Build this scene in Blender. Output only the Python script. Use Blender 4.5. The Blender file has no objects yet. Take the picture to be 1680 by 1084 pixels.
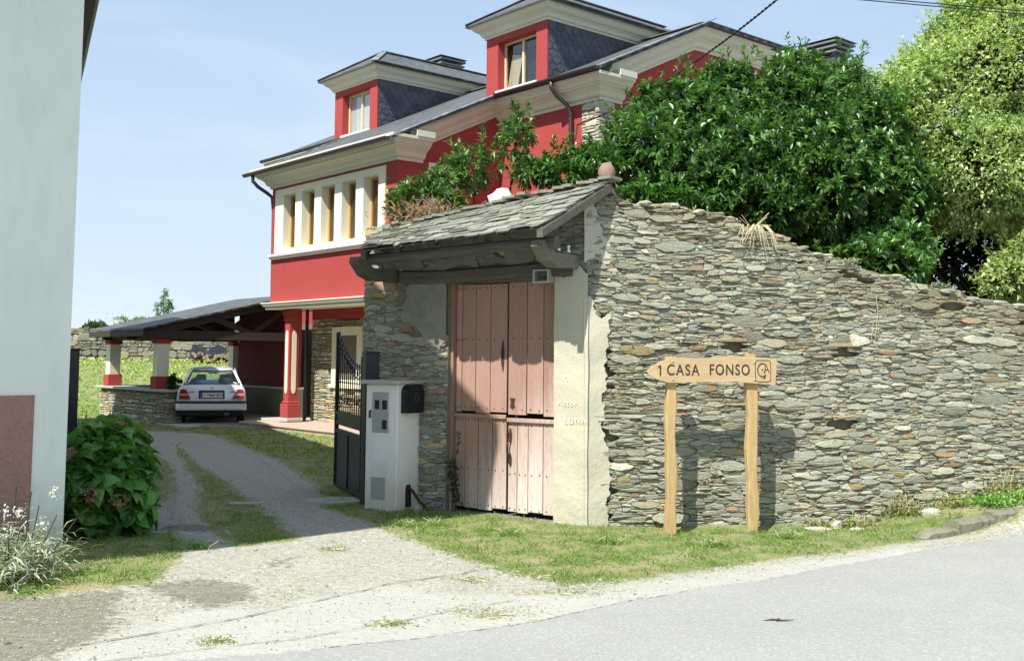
import bpy, math, random
import numpy as np
from mathutils import Vector, Matrix
R = math.radians
random.seed(7); rng = np.random.default_rng(11)
scn = bpy.context.scene
COL = scn.collection

# ------------------------------------------------------------ camera
cam_d = bpy.data.cameras.new('camera'); cam = bpy.data.objects.new('camera', cam_d); COL.objects.link(cam)
th = math.atan(134/1747.); rho = R(.5)
fw = Vector((0, math.cos(th), math.sin(th))); u0 = Vector((0, -math.sin(th), math.cos(th))); r0 = Vector((1, 0, 0))
cu = u0*math.cos(rho)-r0*math.sin(rho); cr = r0*math.cos(rho)+u0*math.sin(rho)
cm = Matrix((cr, cu, -fw)).transposed().to_4x4(); cm.translation = Vector((0, 0, 1.7))
cam.matrix_world = cm
cam_d.sensor_width = 36; cam_d.lens = 36*1747/1680.; cam_d.shift_y = -88/1680.
cam_d.clip_start = .05; cam_d.clip_end = 3000
scn.camera = cam
# ------------------------------------------------------------ sky, sun, exposure
SUN = Vector((-.53, -.85, math.tan(R(53)))).normalized()
world = bpy.data.worlds.new('World'); scn.world = world; world.use_nodes = True
wt = world.node_tree; wt.nodes.clear()
def wn(t, **k):
    n = wt.nodes.new(t)
    for a, b in k.items(): setattr(n, a, b)
    return n
sky = wn('ShaderNodeTexSky', sky_type='NISHITA', sun_disc=False)
sky.sun_elevation = math.asin(SUN.z); sky.sun_rotation = math.atan2(SUN.x, SUN.y)
sky.air_density = 1.0; sky.dust_density = 1.2; sky.ozone_density = 1.0; sky.altitude = 50
tc = wn('ShaderNodeTexCoord'); mp = wn('ShaderNodeMapping'); mp.inputs['Scale'].default_value = (1.4, 1.4, 6)
n1 = wn('ShaderNodeTexNoise'); n1.inputs['Scale'].default_value = 2.2; n1.inputs['Detail'].default_value = 9; n1.inputs['Roughness'].default_value = .56
n1.inputs['Distortion'].default_value = .5
cr1 = wn('ShaderNodeValToRGB'); cr1.color_ramp.elements[0].position = .47; cr1.color_ramp.elements[1].position = .78
cr1.color_ramp.elements[1].color = (.75, .75, .75, 1)
sep = wn('ShaderNodeSeparateXYZ'); hr = wn('ShaderNodeMapRange')
hr.inputs['From Min'].default_value = .0; hr.inputs['From Max'].default_value = .32; hr.inputs['To Min'].default_value = .85; hr.inputs['To Max'].default_value = .02
ad = wn('ShaderNodeMath', operation='ADD', use_clamp=True)
ml = wn('ShaderNodeMath', operation='MULTIPLY')
ml.inputs[1].default_value = .55
mx = wn('ShaderNodeMixRGB'); mx.inputs['Color2'].default_value = (7.6, 8.7, 9.9, 1)
mb0 = wn('ShaderNodeMixRGB'); mb0.inputs['Fac'].default_value = .8; mb0.inputs['Color2'].default_value = (5.1, 6.9, 9.4, 1)
bg = wn('ShaderNodeBackground'); bg.inputs['Strength'].default_value = .068
wo = wn('ShaderNodeOutputWorld')
L_ = wt.links.new
L_(tc.outputs['Generated'], mp.inputs['Vector']); L_(mp.outputs[0], n1.inputs['Vector']); L_(n1.outputs['Fac'], cr1.inputs['Fac'])
L_(tc.outputs['Generated'], sep.inputs[0]); L_(sep.outputs['Z'], hr.inputs['Value'])
L_(cr1.outputs['Color'], ml.inputs[0]); L_(ml.outputs[0], ad.inputs[0]); L_(hr.outputs[0], ad.inputs[1])
L_(ad.outputs[0], mx.inputs['Fac']); L_(sky.outputs[0], mb0.inputs['Color1']); L_(mb0.outputs[0], mx.inputs['Color1']); L_(mx.outputs[0], bg.inputs['Color']); L_(bg.outputs[0], wo.inputs['Surface'])
sun_d = bpy.data.lights.new('sun', 'SUN'); sun = bpy.data.objects.new('sun', sun_d); COL.objects.link(sun)
sun_d.energy = 5.0; sun_d.angle = R(.55); sun_d.color = (1, .96, .88)
sun.rotation_euler = SUN.to_track_quat('Z', 'Y').to_euler()
scn.view_settings.view_transform = 'Standard'; scn.view_settings.look = 'None'; scn.view_settings.gamma = 1
scn.view_settings.exposure = .68
scn.render.engine = 'CYCLES'

# ------------------------------------------------------------ mesh helpers
class MB:
    def __init__(s): s.v = []; s.f = []; s.m = []; s.c = []
    def add(s, vs, fs, mat=0, col=(1, 1, 1)):
        b = len(s.v); s.v += [tuple(p) for p in vs]
        for f in fs: s.f.append([i+b for i in f]); s.m.append(mat); s.c.append(col)
        return s
    def box(s, c, d, rot=None, mat=0, col=(1, 1, 1), bev=0):
        x, y, z = d[0]/2, d[1]/2, d[2]/2
        if bev:
            b = min(bev, x*.8, y*.8, z*.8); vs = []
            for sx in (-1, 1):
                for sy in (-1, 1):
                    for sz in (-1, 1):
                        vs += [(sx*(x-b), sy*(y-b), sz*z), (sx*(x-b), sy*y, sz*(z-b)), (sx*x, sy*(y-b), sz*(z-b))]
            def I(sx, sy, sz, k): return ((sx > 0)*4+(sy > 0)*2+(sz > 0))*3+k
            fs = []
            for q in (-1, 1):
                fs.append([I(-1, -1, q, 0), I(1, -1, q, 0), I(1, 1, q, 0), I(-1, 1, q, 0)])
                fs.append([I(-1, q, -1, 1), I(1, q, -1, 1), I(1, q, 1, 1), I(-1, q, 1, 1)])
                fs.append([I(q, -1, -1, 2), I(q, 1, -1, 2), I(q, 1, 1, 2), I(q, -1, 1, 2)])
                for r in (-1, 1):
                    fs.append([I(-1, q, r, 0), I(1, q, r, 0), I(1, q, r, 1), I(-1, q, r, 1)])
                    fs.append([I(q, -1, r, 0), I(q, 1, r, 0), I(q, 1, r, 2), I(q, -1, r, 2)])
                    fs.append([I(q, r, -1, 1), I(q, r, 1, 1), I(q, r, 1, 2), I(q, r, -1, 2)])
                    for t in (-1, 1): fs.append([I(q, r, t, 0), I(q, r, t, 1), I(q, r, t, 2)])
        else:
            vs = [(a*x, b*y, e*z) for a in (-1, 1) for b in (-1, 1) for e in (-1, 1)]
            fs = [(0, 1, 3, 2), (4, 6, 7, 5), (0, 4, 5, 1), (2, 3, 7, 6), (0, 2, 6, 4), (1, 5, 7, 3)]
        c = Vector(c)
        vs = [(rot @ Vector(p) if rot else Vector(p))+c for p in vs]
        return s.add(vs, fs, mat, col)
    def b2(s, p, q, mat=0, col=(1, 1, 1), bev=0):   # box from min corner to max corner
        return s.box([(a+b)/2 for a, b in zip(p, q)], [abs(b-a) for a, b in zip(p, q)], None, mat, col, bev)
    def prism(s, poly, o, ax, ay, ext, mat=0, col=(1, 1, 1)):   # 2D polygon in plane (ax, ay) at o, extruded by vector ext
        o, ax, ay, ext = map(Vector, (o, ax, ay, ext)); n = len(poly)
        a = [o+ax*p[0]+ay*p[1] for p in poly]
        vs = a+[p+ext for p in a]
        return s.add(vs, [list(range(n))[::-1], list(range(n, 2*n))]+[[i, (i+1) % n, n+(i+1) % n, n+i] for i in range(n)], mat, col)
    def tube(s, pts, r, n=8, mat=0, col=(1, 1, 1), cap=True):
        pts = [Vector(p) for p in pts]; rs = r if isinstance(r, (list, tuple)) else [r]*len(pts)
        vs = []; up = Vector((0, 0, 1))
        t0 = (pts[1]-pts[0]).normalized(); a = t0.cross(up if abs(t0.z) < .95 else Vector((1, 0, 0))).normalized()
        for i, p in enumerate(pts):
            t = ((pts[min(i+1, len(pts)-1)]-pts[max(i-1, 0)])).normalized()
            a = (a-t*a.dot(t)).normalized(); b = t.cross(a)
            for k in range(n):
                w = 2*math.pi*k/n; vs.append(p+(a*math.cos(w)+b*math.sin(w))*rs[i])
        fs = [[i*n+k, i*n+(k+1) % n, (i+1)*n+(k+1) % n, (i+1)*n+k] for i in range(len(pts)-1) for k in range(n)]
        if cap: fs += [list(range(n))[::-1], [(len(pts)-1)*n+k for k in range(n)]]
        return s.add(vs, fs, mat, col)
    def loft(s, rings, mat=0, col=(1, 1, 1), closed=True, caps=True):
        n = len(rings[0]); vs = [p for r in rings for p in r]; m = n if closed else n-1
        fs = [[i*n+k, i*n+(k+1) % n, (i+1)*n+(k+1) % n, (i+1)*n+k] for i in range(len(rings)-1) for k in range(m)]
        if caps and closed: fs += [list(range(n))[::-1], [(len(rings)-1)*n+k for k in range(n)]]
        return s.add(vs, fs, mat, col)
    def sweep(s, path, outs, prof, mat=0, col=(1, 1, 1)):       # moulding: profile points (out, up) along a path
        rings = [[Vector(p)+Vector(o)*a+Vector((0, 0, h)) for a, h in prof] for p, o in zip(path, outs)]
        return s.loft(rings, mat, col)
    def sphere(s, c, r, n=10, mat=0, col=(1, 1, 1), jit=0, rot=None):
        if not isinstance(r, (tuple, list)): r = (r, r, r)
        vs = []; m = n//2+1
        for i in range(m+1):
            p = math.pi*i/m
            for k in range(n):
                w = 2*math.pi*k/n; j = 1+random.uniform(-jit, jit)
                q = Vector((r[0]*math.sin(p)*math.cos(w)*j, r[1]*math.sin(p)*math.sin(w)*j, r[2]*math.cos(p)*(j if 0 < i < m else 1)))
                if rot: q = rot @ q
                vs.append(q+Vector(c))
        fs = [[i*n+k, i*n+(k+1) % n, (i+1)*n+(k+1) % n, (i+1)*n+k] for i in range(m) for k in range(n)]
        return s.add(vs, fs, mat, col)
    def build(s, name, mats, parent=None, smooth=False, fixn=True):
        me = bpy.data.meshes.new(name); me.from_pydata([tuple(p) for p in s.v], [], s.f)
        for m in (mats if isinstance(mats, (list, tuple)) else [mats]): me.materials.append(m)
        me.polygons.foreach_set('material_index', s.m)
        at = me.attributes.new('tint', 'FLOAT_COLOR', 'FACE')
        at.data.foreach_set('color', np.array([(c[0], c[1], c[2], 1) for c in s.c], dtype=np.float32).ravel())
        if fixn:
            import bmesh
            bm = bmesh.new(); bm.from_mesh(me)
            if smooth: bmesh.ops.remove_doubles(bm, verts=bm.verts, dist=1e-5)
            bmesh.ops.recalc_face_normals(bm, faces=bm.faces); bm.to_mesh(me); bm.free()
        if smooth: me.polygons.foreach_set('use_smooth', [True]*len(me.polygons))
        me.update()
        o = bpy.data.objects.new(name, me); COL.objects.link(o)
        if parent: o.parent = parent
        return o
def npmesh(name, V, Fq, cols, mats, parent=None, mi=None, smooth=False):
    """V (N,3) verts, Fq (M,k) faces of k corners, cols (M,3)."""
    V = np.asarray(V, np.float32); Fq = np.asarray(Fq, np.int32); M_, k = Fq.shape
    me = bpy.data.meshes.new(name)
    me.vertices.add(len(V)); me.vertices.foreach_set('co', V.ravel())
    me.loops.add(M_*k); me.loops.foreach_set('vertex_index', Fq.ravel())
    me.polygons.add(M_); me.polygons.foreach_set('loop_start', np.arange(M_, dtype=np.int32)*k)
    for m in (mats if isinstance(mats, (list, tuple)) else [mats]): me.materials.append(m)
    if mi is not None: me.polygons.foreach_set('material_index', mi)
    if cols is not None:
        at = me.attributes.new('tint', 'FLOAT_COLOR', 'FACE')
        at.data.foreach_set('color', np.hstack([cols, np.ones((M_, 1))]).astype(np.float32).ravel())
    if smooth: me.polygons.foreach_set('use_smooth', np.ones(M_, bool))
    me.update(calc_edges=True); me.validate()
    o = bpy.data.objects.new(name, me); COL.objects.link(o)
    if parent: o.parent = parent
    return o
def thing(name, label, cat, loc=(0, 0, 0), rz=0, group=None):
    o = bpy.data.objects.new(name, None); COL.objects.link(o); o.empty_display_size = .3
    o.location = loc; o.rotation_euler = (0, 0, rz)
    return tag(o, label, cat, group)
def tag(o, label=None, cat=None, group=None, kind=None):
    if label: o['label'] = label
    if cat: o['category'] = cat
    if group: o['group'] = group
    if kind: o['kind'] = kind
    return o
def place(o, loc, rz=0): o.location = loc; o.rotation_euler = (0, 0, rz); return o
def copy_tree(o, parent=None):
    c = o.copy(); COL.objects.link(c); c.parent = parent
    for ch in [x for x in bpy.data.objects if x.parent == o]: copy_tree(ch, c)
    return c
def rotz(a): return Matrix.Rotation(a, 3, 'Z')
def text_mesh(name, body, size, mat, parent, depth=.004, bold=.0, loc=(0, 0, 0), rot=(R(90), 0, 0), align='LEFT', space=1.0):
    cu_ = bpy.data.curves.new(name, 'FONT'); cu_.body = body; cu_.size = size; cu_.extrude = depth; cu_.offset = bold
    cu_.align_x = align; cu_.align_y = 'CENTER'; cu_.space_character = space
    t = bpy.data.objects.new(name+'_c', cu_); COL.objects.link(t)
    dg = bpy.context.evaluated_depsgraph_get(); me = bpy.data.meshes.new_from_object(t.evaluated_get(dg))
    bpy.data.objects.remove(t); me.name = name
    o = bpy.data.objects.new(name, me); COL.objects.link(o); me.materials.clear(); me.materials.append(mat)
    o.parent = parent; o.location = loc; o.rotation_euler = rot
    return o

# ------------------------------------------------------------ material helpers
class N:
    def __init__(s, name, rough=.8, spec=.3):
        s.m = bpy.data.materials.new(name); s.m.use_nodes = True; s.t = s.m.node_tree
        s.b = s.t.nodes['Principled BSDF']; s.b.inputs['Roughness'].default_value = rough
        s.b.inputs['Specular IOR Level'].default_value = spec
        s.tc = s.t.nodes.new('ShaderNodeTexCoord'); s.o = s.tc.outputs['Object']
    def link(s, a, b): s.t.links.new(a, b)
    def put(s, inp, v):
        if isinstance(v, bpy.types.NodeSocket): s.link(v, inp)
        else:
            if isinstance(v, (tuple, list)) and len(v) == 3 and inp.type == 'RGBA': v = (*v, 1)
            inp.default_value = v
    def map(s, scale=(1, 1, 1), loc=(0, 0, 0), rot=(0, 0, 0), src=None):
        n = s.t.nodes.new('ShaderNodeMapping'); s.link(src or s.o, n.inputs[0])
        n.inputs['Scale'].default_value = scale; n.inputs['Location'].default_value = loc; n.inputs['Rotation'].default_value = rot
        return n.outputs[0]
    def noise(s, sc, det=4, rough=.6, vec=None, dist=0):
        n = s.t.nodes.new('ShaderNodeTexNoise'); s.link(vec or s.o, n.inputs['Vector'])
        n.inputs['Scale'].default_value = sc; n.inputs['Detail'].default_value = det; n.inputs['Roughness'].default_value = rough
        n.inputs['Distortion'].default_value = dist
        return n.outputs['Fac']
    def vor(s, sc, vec=None, feat='F1', out='Distance', rnd=1):
        n = s.t.nodes.new('ShaderNodeTexVoronoi'); n.feature = feat; s.link(vec or s.o, n.inputs['Vector'])
        n.inputs['Scale'].default_value = sc; n.inputs['Randomness'].default_value = rnd
        return n.outputs[out]
    def ramp(s, f, a, b, c0=(0, 0, 0), c1=(1, 1, 1)):
        n = s.t.nodes.new('ShaderNodeValToRGB'); s.link(f, n.inputs[0]); e = n.color_ramp.elements
        e[0].position = a; e[1].position = b; e[0].color = (*c0, 1); e[1].color = (*c1, 1)
        return n.outputs[0]
    def mix(s, f, a, b, mode='MIX'):
        n = s.t.nodes.new('ShaderNodeMixRGB'); n.blend_type = mode
        s.put(n.inputs[0], f); s.put(n.inputs[1], a); s.put(n.inputs[2], b); return n.outputs[0]
    def math(s, op, a, b=0., clamp=False):
        n = s.t.nodes.new('ShaderNodeMath'); n.operation = op; n.use_clamp = clamp
        s.put(n.inputs[0], a); s.put(n.inputs[1], b); return n.outputs[0]
    def attr(s, name='tint', out='Color'):
        n = s.t.nodes.new('ShaderNodeAttribute'); n.attribute_name = name; return n.outputs[out]
    def bump(s, h, st=.3, dist=.01):
        n = s.t.nodes.new('ShaderNodeBump'); n.inputs['Strength'].default_value = st; n.inputs['Distance'].default_value = dist
        s.link(h, n.inputs['Height'])
        prev = s.b.inputs['Normal']
        if prev.is_linked: s.link(prev.links[0].from_socket, n.inputs['Normal'])
        s.link(n.outputs[0], prev); return s
    def col(s, v): s.put(s.b.inputs['Base Color'], v); return s
    def set(s, **k):
        for a, b in k.items(): s.put(s.b.inputs[a.replace('_', ' ')], b)
        return s
def plain(name, c, rough=.7, var=.12, sc=6, spec=.3, metal=0, bump=0, bsc=60, tint=False):
    n = N(name, rough, spec); f = n.noise(sc, 5, .65)
    base = n.mix(f, tuple(x*(1-var) for x in c), tuple(min(1, x*(1+var)) for x in c))
    if tint: base = n.mix(1., base, n.attr(), 'MULTIPLY')
    n.col(base); n.set(Metallic=metal)
    if bump: n.bump(n.noise(bsc, 4, .6), bump, .01)
    return n.m
# ------------------------------------------------------------ materials
def stucco(name, c, bump=.15, bsc=90, dirt=.12, splash=False):
    n = N(name, .88, .2)
    f = n.noise(1.1, 6, .6); g = n.noise(9, 4, .6, n.map((1, 1, .25)))
    base = n.mix(f, tuple(x*.86 for x in c), tuple(min(1, x*1.08) for x in c))
    if splash:
        z = n.t.nodes.new('ShaderNodeSeparateXYZ'); n.link(n.o, z.inputs[0]); g3 = n.noise(3.5, 6, .7)
        k = n.ramp(n.math('SUBTRACT', n.math('ADD', n.math('MULTIPLY', g3, 1.1), .12), z.outputs['Z']), .05, .55); base = n.mix(n.math('MULTIPLY', k, .6), base, tuple(x*y for x, y in zip(c, (.62, .60, .45))))
    base = n.mix(n.math('MULTIPLY', n.ramp(g, .5, .8), dirt), base, tuple(x*.6 for x in c))
    n.col(base); n.bump(n.noise(bsc, 3, .6), bump, .006); return n.m
M_RED = stucco('red_render', (.37, .062, .058), dirt=.35)
M_RED_SHADE = stucco('shade_darkened_red_render', (.13, .028, .032))  # darker copy of the red render, carport shade put into its colour
M_CREAM = stucco('cream_paint', (.80, .77, .60), .06)
M_CORN = stucco('cornice_cream', (.66, .65, .52), .06, dirt=.22)
M_WHITE = stucco('white_paint', (.80, .80, .76), .2, dirt=.3, splash=True)
M_GREEN = stucco('pale_green_render', (.77, .81, .73), .2, 60, .2, True)
def dado():
    n = N('rough_brown_pink_render', .9, .2)
    f = n.noise(7, 6, .65); n.col(n.mix(f, (.40, .225, .175), (.56, .35, .28)))
    n.bump(n.noise(22, 5, .65), 1.0, .07); n.bump(n.noise(90, 3, .6), .4, .008); return n.m
M_DADO = dado()
def stone(name, gain=1.0, moss=True):
    n = N(name, .87, .25)
    t = n.attr(); f = n.noise(14, 6, .7, n.map((1, 1, 2.2))); f2 = n.noise(60, 4, .65, n.map((1, 1, 2)))
    base = n.mix(1., t, n.mix(f, (.62*gain, .61*gain, .54*gain), (1.25*gain, 1.23*gain, 1.10*gain)), 'MULTIPLY')
    base = n.mix(n.math('MULTIPLY', n.ramp(f2, .58, .72), .55), base, (.44*gain, .44*gain, .39*gain))
    base = n.mix(n.math('MULTIPLY', n.ramp(f2, .30, .42, (1, 1, 1), (0, 0, 0)), .5), base, (.07, .07, .06))
    if moss:
        g = n.noise(1.6, 5, .6); g2 = n.noise(26, 4, .7)
        k = n.math('MULTIPLY', n.ramp(g, .50, .64), n.ramp(g2, .46, .58))
        base = n.mix(n.math('MULTIPLY', k, .75), base, (.17*gain, .155*gain, .09*gain))
    n.col(base)
    n.bump(n.noise(16, 7, .72, n.map((1, 1, 5))), 1.0, .035); n.bump(n.noise(110, 3, .6), .35, .004)
    return n.m
M_STONE = stone('schist_stone', 1.42)
M_STONEH = stone('house_stone', 1.25, False)
M_MORTAR = plain('earth_mortar', (.18, .168, .13), .95, .4, 18, .1, bump=1, bsc=50)
def plaster():
    n = N('aged_lime_plaster', .9, .2)
    a = n.noise(2.2, 7, .65); b = n.noise(9, 6, .7); c = n.noise(40, 4, .6)
    base = n.mix(a, (.36, .35, .27), (.58, .55, .43))
    base = n.mix(n.ramp(b, .52, .66), base, (.50, .46, .33))
    base = n.mix(n.math('MULTIPLY', n.ramp(c, .6, .75), .5), base, (.25, .25, .2))
    n.col(base); n.bump(a, .5, .05); n.bump(b, .4, .02); n.bump(c, .3, .005); return n.m
M_PLASTER = plaster()
M_OLDPLASTER = plain('dark_patched_plaster', (.22, .215, .17), .92, .5, 5, .2, bump=.9, bsc=16)
def slate(name, c, lich=.4):
    n = N(name, .6, .4); t = n.attr(); f = n.noise(8, 5, .65); g = n.noise(34, 5, .7)
    base = n.mix(1., t, n.mix(f, tuple(x*.75 for x in c), tuple(x*1.2 for x in c)), 'MULTIPLY')
    base = n.mix(n.math('MULTIPLY', n.ramp(g, .56, .66), lich), base, (.40, .42, .33))
    n.col(base); n.bump(g, .5, .006); return n.m
M_SLATE = slate('rough_slate', (.24, .245, .21), .55)
M_SCALE = slate('dark_scale_slate', (.060, .068, .085), .06)
def roofslate():
    n = N('house_roof_slate', .62, .35)
    br = n.t.nodes.new('ShaderNodeTexBrick'); n.link(n.map((1, 1.11, 1)), br.inputs['Vector'])
    br.inputs['Color1'].default_value = (.062, .069, .073, 1); br.inputs['Color2'].default_value = (.105, .114, .118, 1); br.inputs['Mortar'].default_value = (.03, .032, .035, 1)
    br.inputs['Scale'].default_value = 1; br.inputs['Brick Width'].default_value = .3; br.inputs['Row Height'].default_value = .2; br.inputs['Mortar Size'].default_value = .008
    f = n.noise(5, 6, .7)
    n.col(n.mix(n.ramp(f, .55, .75), br.outputs['Color'], (.2, .21, .17)))
    n.bump(br.outputs['Color'], .6, .02); n.bump(n.noise(30, 4), .2, .005); return n.m
M_ROOF = roofslate()
M_TILE = slate('verge_slate', (.17, .185, .18), .3)
M_METAL = plain('dark_grey_metal', (.07, .062, .058), .42, .2, 8, .5, .5)
M_BLACK = plain('black_iron', (.018, .02, .026), .35, .2, 12, .5, .3, bump=.1)
M_GALV = plain('pale_grey_metal', (.38, .40, .38), .5, .15, 8, .5, .2)
M_TIMBER = plain('dark_stained_timber', (.05, .036, .026), .7, .3, 5, .3, bump=.3, bsc=30)
def wood(name, c1, c2, axis=2, rough=.75, grain=1., knots=True):
    n = N(name, rough, .3); sc = [7, 7, 7]; sc[axis] = .7
    v = n.map(tuple(sc)); a = n.noise(3.5, 6, .65, v, 1.2); b = n.noise(14, 4, .7, v)
    base = n.mix(n.ramp(a, .3, .7), c1, c2)
    base = n.mix(n.math('MULTIPLY', n.ramp(b, .55, .75), .45*grain), base, tuple(x*.45 for x in c1))
    base = n.mix(1., base, n.attr(), 'MULTIPLY')
    n.col(base); n.bump(b, .35*grain, .006); return n.m
M_SIGN = wood('honey_varnished_wood', (.38, .25, .105), (.53, .39, .19), 2, .55)
M_SIGNB = wood('honey_board_wood', (.42, .29, .15), (.56, .42, .24), 0, .55)
M_OLDWOOD = wood('grey_weathered_wood', (.11, .10, .08), (.22, .205, .165), 0, .9)
M_FRAME = wood('golden_window_wood', (.42, .22, .05), (.55, .31, .08), 2, .45)
M_FRAMEL = wood('pale_window_wood', (.62, .50, .30), (.70, .60, .38), 2, .5)
def doorwood():
    n = N('faded_salmon_door_paint', .8, .2)
    v = n.map((9, 9, .8)); a = n.noise(3, 6, .7, v, .8); b = n.noise(12, 5, .7, n.map((6, 6, 1.2)))
    z = n.t.nodes.new('ShaderNodeSeparateXYZ'); n.link(n.o, z.inputs[0])
    low = n.math('SUBTRACT', 1.45, z.outputs['Z']); low = n.math('ADD', low, n.math('MULTIPLY', n.math('SUBTRACT', a, .5), 1.6))
    side = n.math('MULTIPLY', n.math('SUBTRACT', 1.25, z.outputs['X']), .55)
    k = n.ramp(n.math('ADD', n.math('MULTIPLY', low, .62), side), .30, 1.0)
    paint = n.mix(a, (.29, .165, .125), (.40, .27, .21))
    base = n.mix(n.math('MULTIPLY', k, .85), paint, (.62, .55, .50))
    base = n.mix(n.math('MULTIPLY', n.ramp(b, .54, .70), .55), base, (.24, .16, .125))
    base = n.mix(1., base, n.attr(), 'MULTIPLY')
    n.col(base); n.bump(a, .3, .006); return n.m
M_DOOR = doorwood()
M_IRONBR = plain('rusty_brown_iron', (.07, .035, .025), .7, .3, 20, .3, .3)
def glass(name, tint=(.9, .93, .92), mixf=.06):
    m = bpy.data.materials.new(name); m.use_nodes = True; t = m.node_tree; t.nodes.clear()
    o = t.nodes.new('ShaderNodeOutputMaterial'); a = t.nodes.new('ShaderNodeBsdfTransparent'); g = t.nodes.new('ShaderNodeBsdfGlossy')
    a.inputs[0].default_value = (*tint, 1); g.inputs['Roughness'].default_value = .02
    f = t.nodes.new('ShaderNodeLayerWeight'); f.inputs[0].default_value = .5; pw = t.nodes.new('ShaderNodeMath'); pw.operation = 'POWER'; pw.inputs[1].default_value = 3.5; ad_ = t.nodes.new('ShaderNodeMath'); ad_.inputs[1].default_value = mixf
    x = t.nodes.new('ShaderNodeMixShader')
    t.links.new(f.outputs['Facing'], pw.inputs[0]); t.links.new(pw.outputs[0], ad_.inputs[0]); t.links.new(ad_.outputs[0], x.inputs[0]); t.links.new(a.outputs[0], x.inputs[1]); t.links.new(g.outputs[0], x.inputs[2]); t.links.new(x.outputs[0], o.inputs[0])
    return m
M_GLASS = glass('window_glass', (.88, .90, .92)); M_CGLASS = glass('car_glass', (.80, .88, .84), .03)
M_DARK = plain('dark_interior', (.03, .028, .026), .9)
M_CURT = plain('white_curtain', (.75, .74, .68), .9, .1, 20)
M_ROCK = stone('loose_rock', 1.1); M_WROCK = plain('white_quartz', (.78, .77, .72), .8, .12, 12, .3, bump=.6, bsc=14)
M_RROCK = plain('reddish_boulder', (.27, .18, .14), .85, .35, 9, .3, bump=.5, bsc=20)
def leafmat(name, rough=.35, spec=.5, trans=.25):
    m = bpy.data.materials.new(name); m.use_nodes = True; t = m.node_tree; b = t.nodes['Principled BSDF']; o = t.nodes['Material Output']
    a = t.nodes.new('ShaderNodeAttribute'); a.attribute_name = 'tint'
    b.inputs['Roughness'].default_value = rough; b.inputs['Specular IOR Level'].default_value = spec
    tr = t.nodes.new('ShaderNodeBsdfTranslucent'); x = t.nodes.new('ShaderNodeMixShader'); x.inputs[0].default_value = trans
    mm = t.nodes.new('ShaderNodeMixRGB'); mm.blend_type = 'MULTIPLY'; mm.inputs[0].default_value = 1; mm.inputs[2].default_value = (1.6, 1.7, .6, 1)
    t.links.new(a.outputs[0], b.inputs['Base Color']); t.links.new(a.outputs[0], mm.inputs[1]); t.links.new(mm.outputs[0], tr.inputs[0])
    t.links.new(b.outputs[0], x.inputs[1]); t.links.new(tr.outputs[0], x.inputs[2]); t.links.new(x.outputs[0], o.inputs[0])
    return m
M_LEAF = leafmat('glossy_leaf', .38, .75, .25); M_CONIF = leafmat('conifer_spray', .7, .2, .35); M_GRASS = leafmat('grass_blade', .6, .3, .3)
M_MATLEAF = leafmat('matt_leaf', .5, .35, .25)
M_BARK = plain('bark', (.06, .048, .036), .95, .4, 12, .1, bump=.8, bsc=25)
M_STRAW = plain('dry_stalk', (.50, .43, .28), .9, .25, 20, .1)

# ground: masks stored on the sheet say what lies there (R grass, G pale concrete, B damp soil); noise breaks the edges
def groundmat():
    n = N('ground_surface', .92, .15)
    mk = n.attr('mask'); s = n.t.nodes.new('ShaderNodeSeparateColor'); n.link(mk, s.inputs[0])
    f1 = n.noise(2.2, 7, .65); f2 = n.noise(16, 6, .7); f3 = n.noise(75, 4, .7); pb = n.vor(48, None, 'F1', 'Distance'); pc = n.vor(48, None, 'F1', 'Color')
    ps = n.t.nodes.new('ShaderNodeSeparateColor'); n.link(pc, ps.inputs[0])
    grav = n.mix(f1, (.31, .305, .255), (.45, .44, .38)); grav = n.mix(n.ramp(f2, .42, .62), grav, n.mix(1., grav, (.72, .70, .66), 'MULTIPLY'))
    grav = n.mix(n.math('MULTIPLY', n.ramp(ps.outputs[0], .68, .74), n.ramp(pb, .32, .5, (1, 1, 1), (0, 0, 0))), grav, n.mix(ps.outputs[1], (.22, .21, .19), (.62, .61, .57)))
    conc = n.mix(f1, (.34, .34, .30), (.45, .445, .40)); conc = n.mix(n.math('MULTIPLY', n.ramp(f2, .5, .7), .5), conc, (.25, .24, .19)); conc = n.mix(n.math('MULTIPLY', n.ramp(f3, .55, .65), .4), conc, (.50, .49, .44))
    def edge(v, w=.9): return n.ramp(n.math('ADD', v, n.math('ADD', n.math('MULTIPLY', n.math('SUBTRACT', f2, .5), w), n.math('MULTIPLY', n.math('SUBTRACT', f1, .5), w))), .42, .58)
    soil = n.mix(f2, (.16, .125, .07), (.30, .25, .15))
    gr = n.mix(n.ramp(f2, .38, .6), (.07, .14, .022), (.15, .24, .05)); gr = n.mix(n.math('MULTIPLY', n.ramp(f1, .42, .60), .85), gr, (.31, .275, .155))
    gr = n.mix(n.math('MULTIPLY', n.ramp(f3, .46, .6), .65), gr, soil)
    base = n.mix(edge(s.outputs[1], .5), grav, conc)
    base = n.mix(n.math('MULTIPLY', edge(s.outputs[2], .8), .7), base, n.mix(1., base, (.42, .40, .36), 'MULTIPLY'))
    base = n.mix(edge(s.outputs[0], 1.1), base, gr)
    n.col(base)
    n.bump(f2, .5, .03); n.bump(f3, .5, .008); n.bump(pb, .35, .008)
    return n.m
M_GROUND = groundmat()
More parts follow.
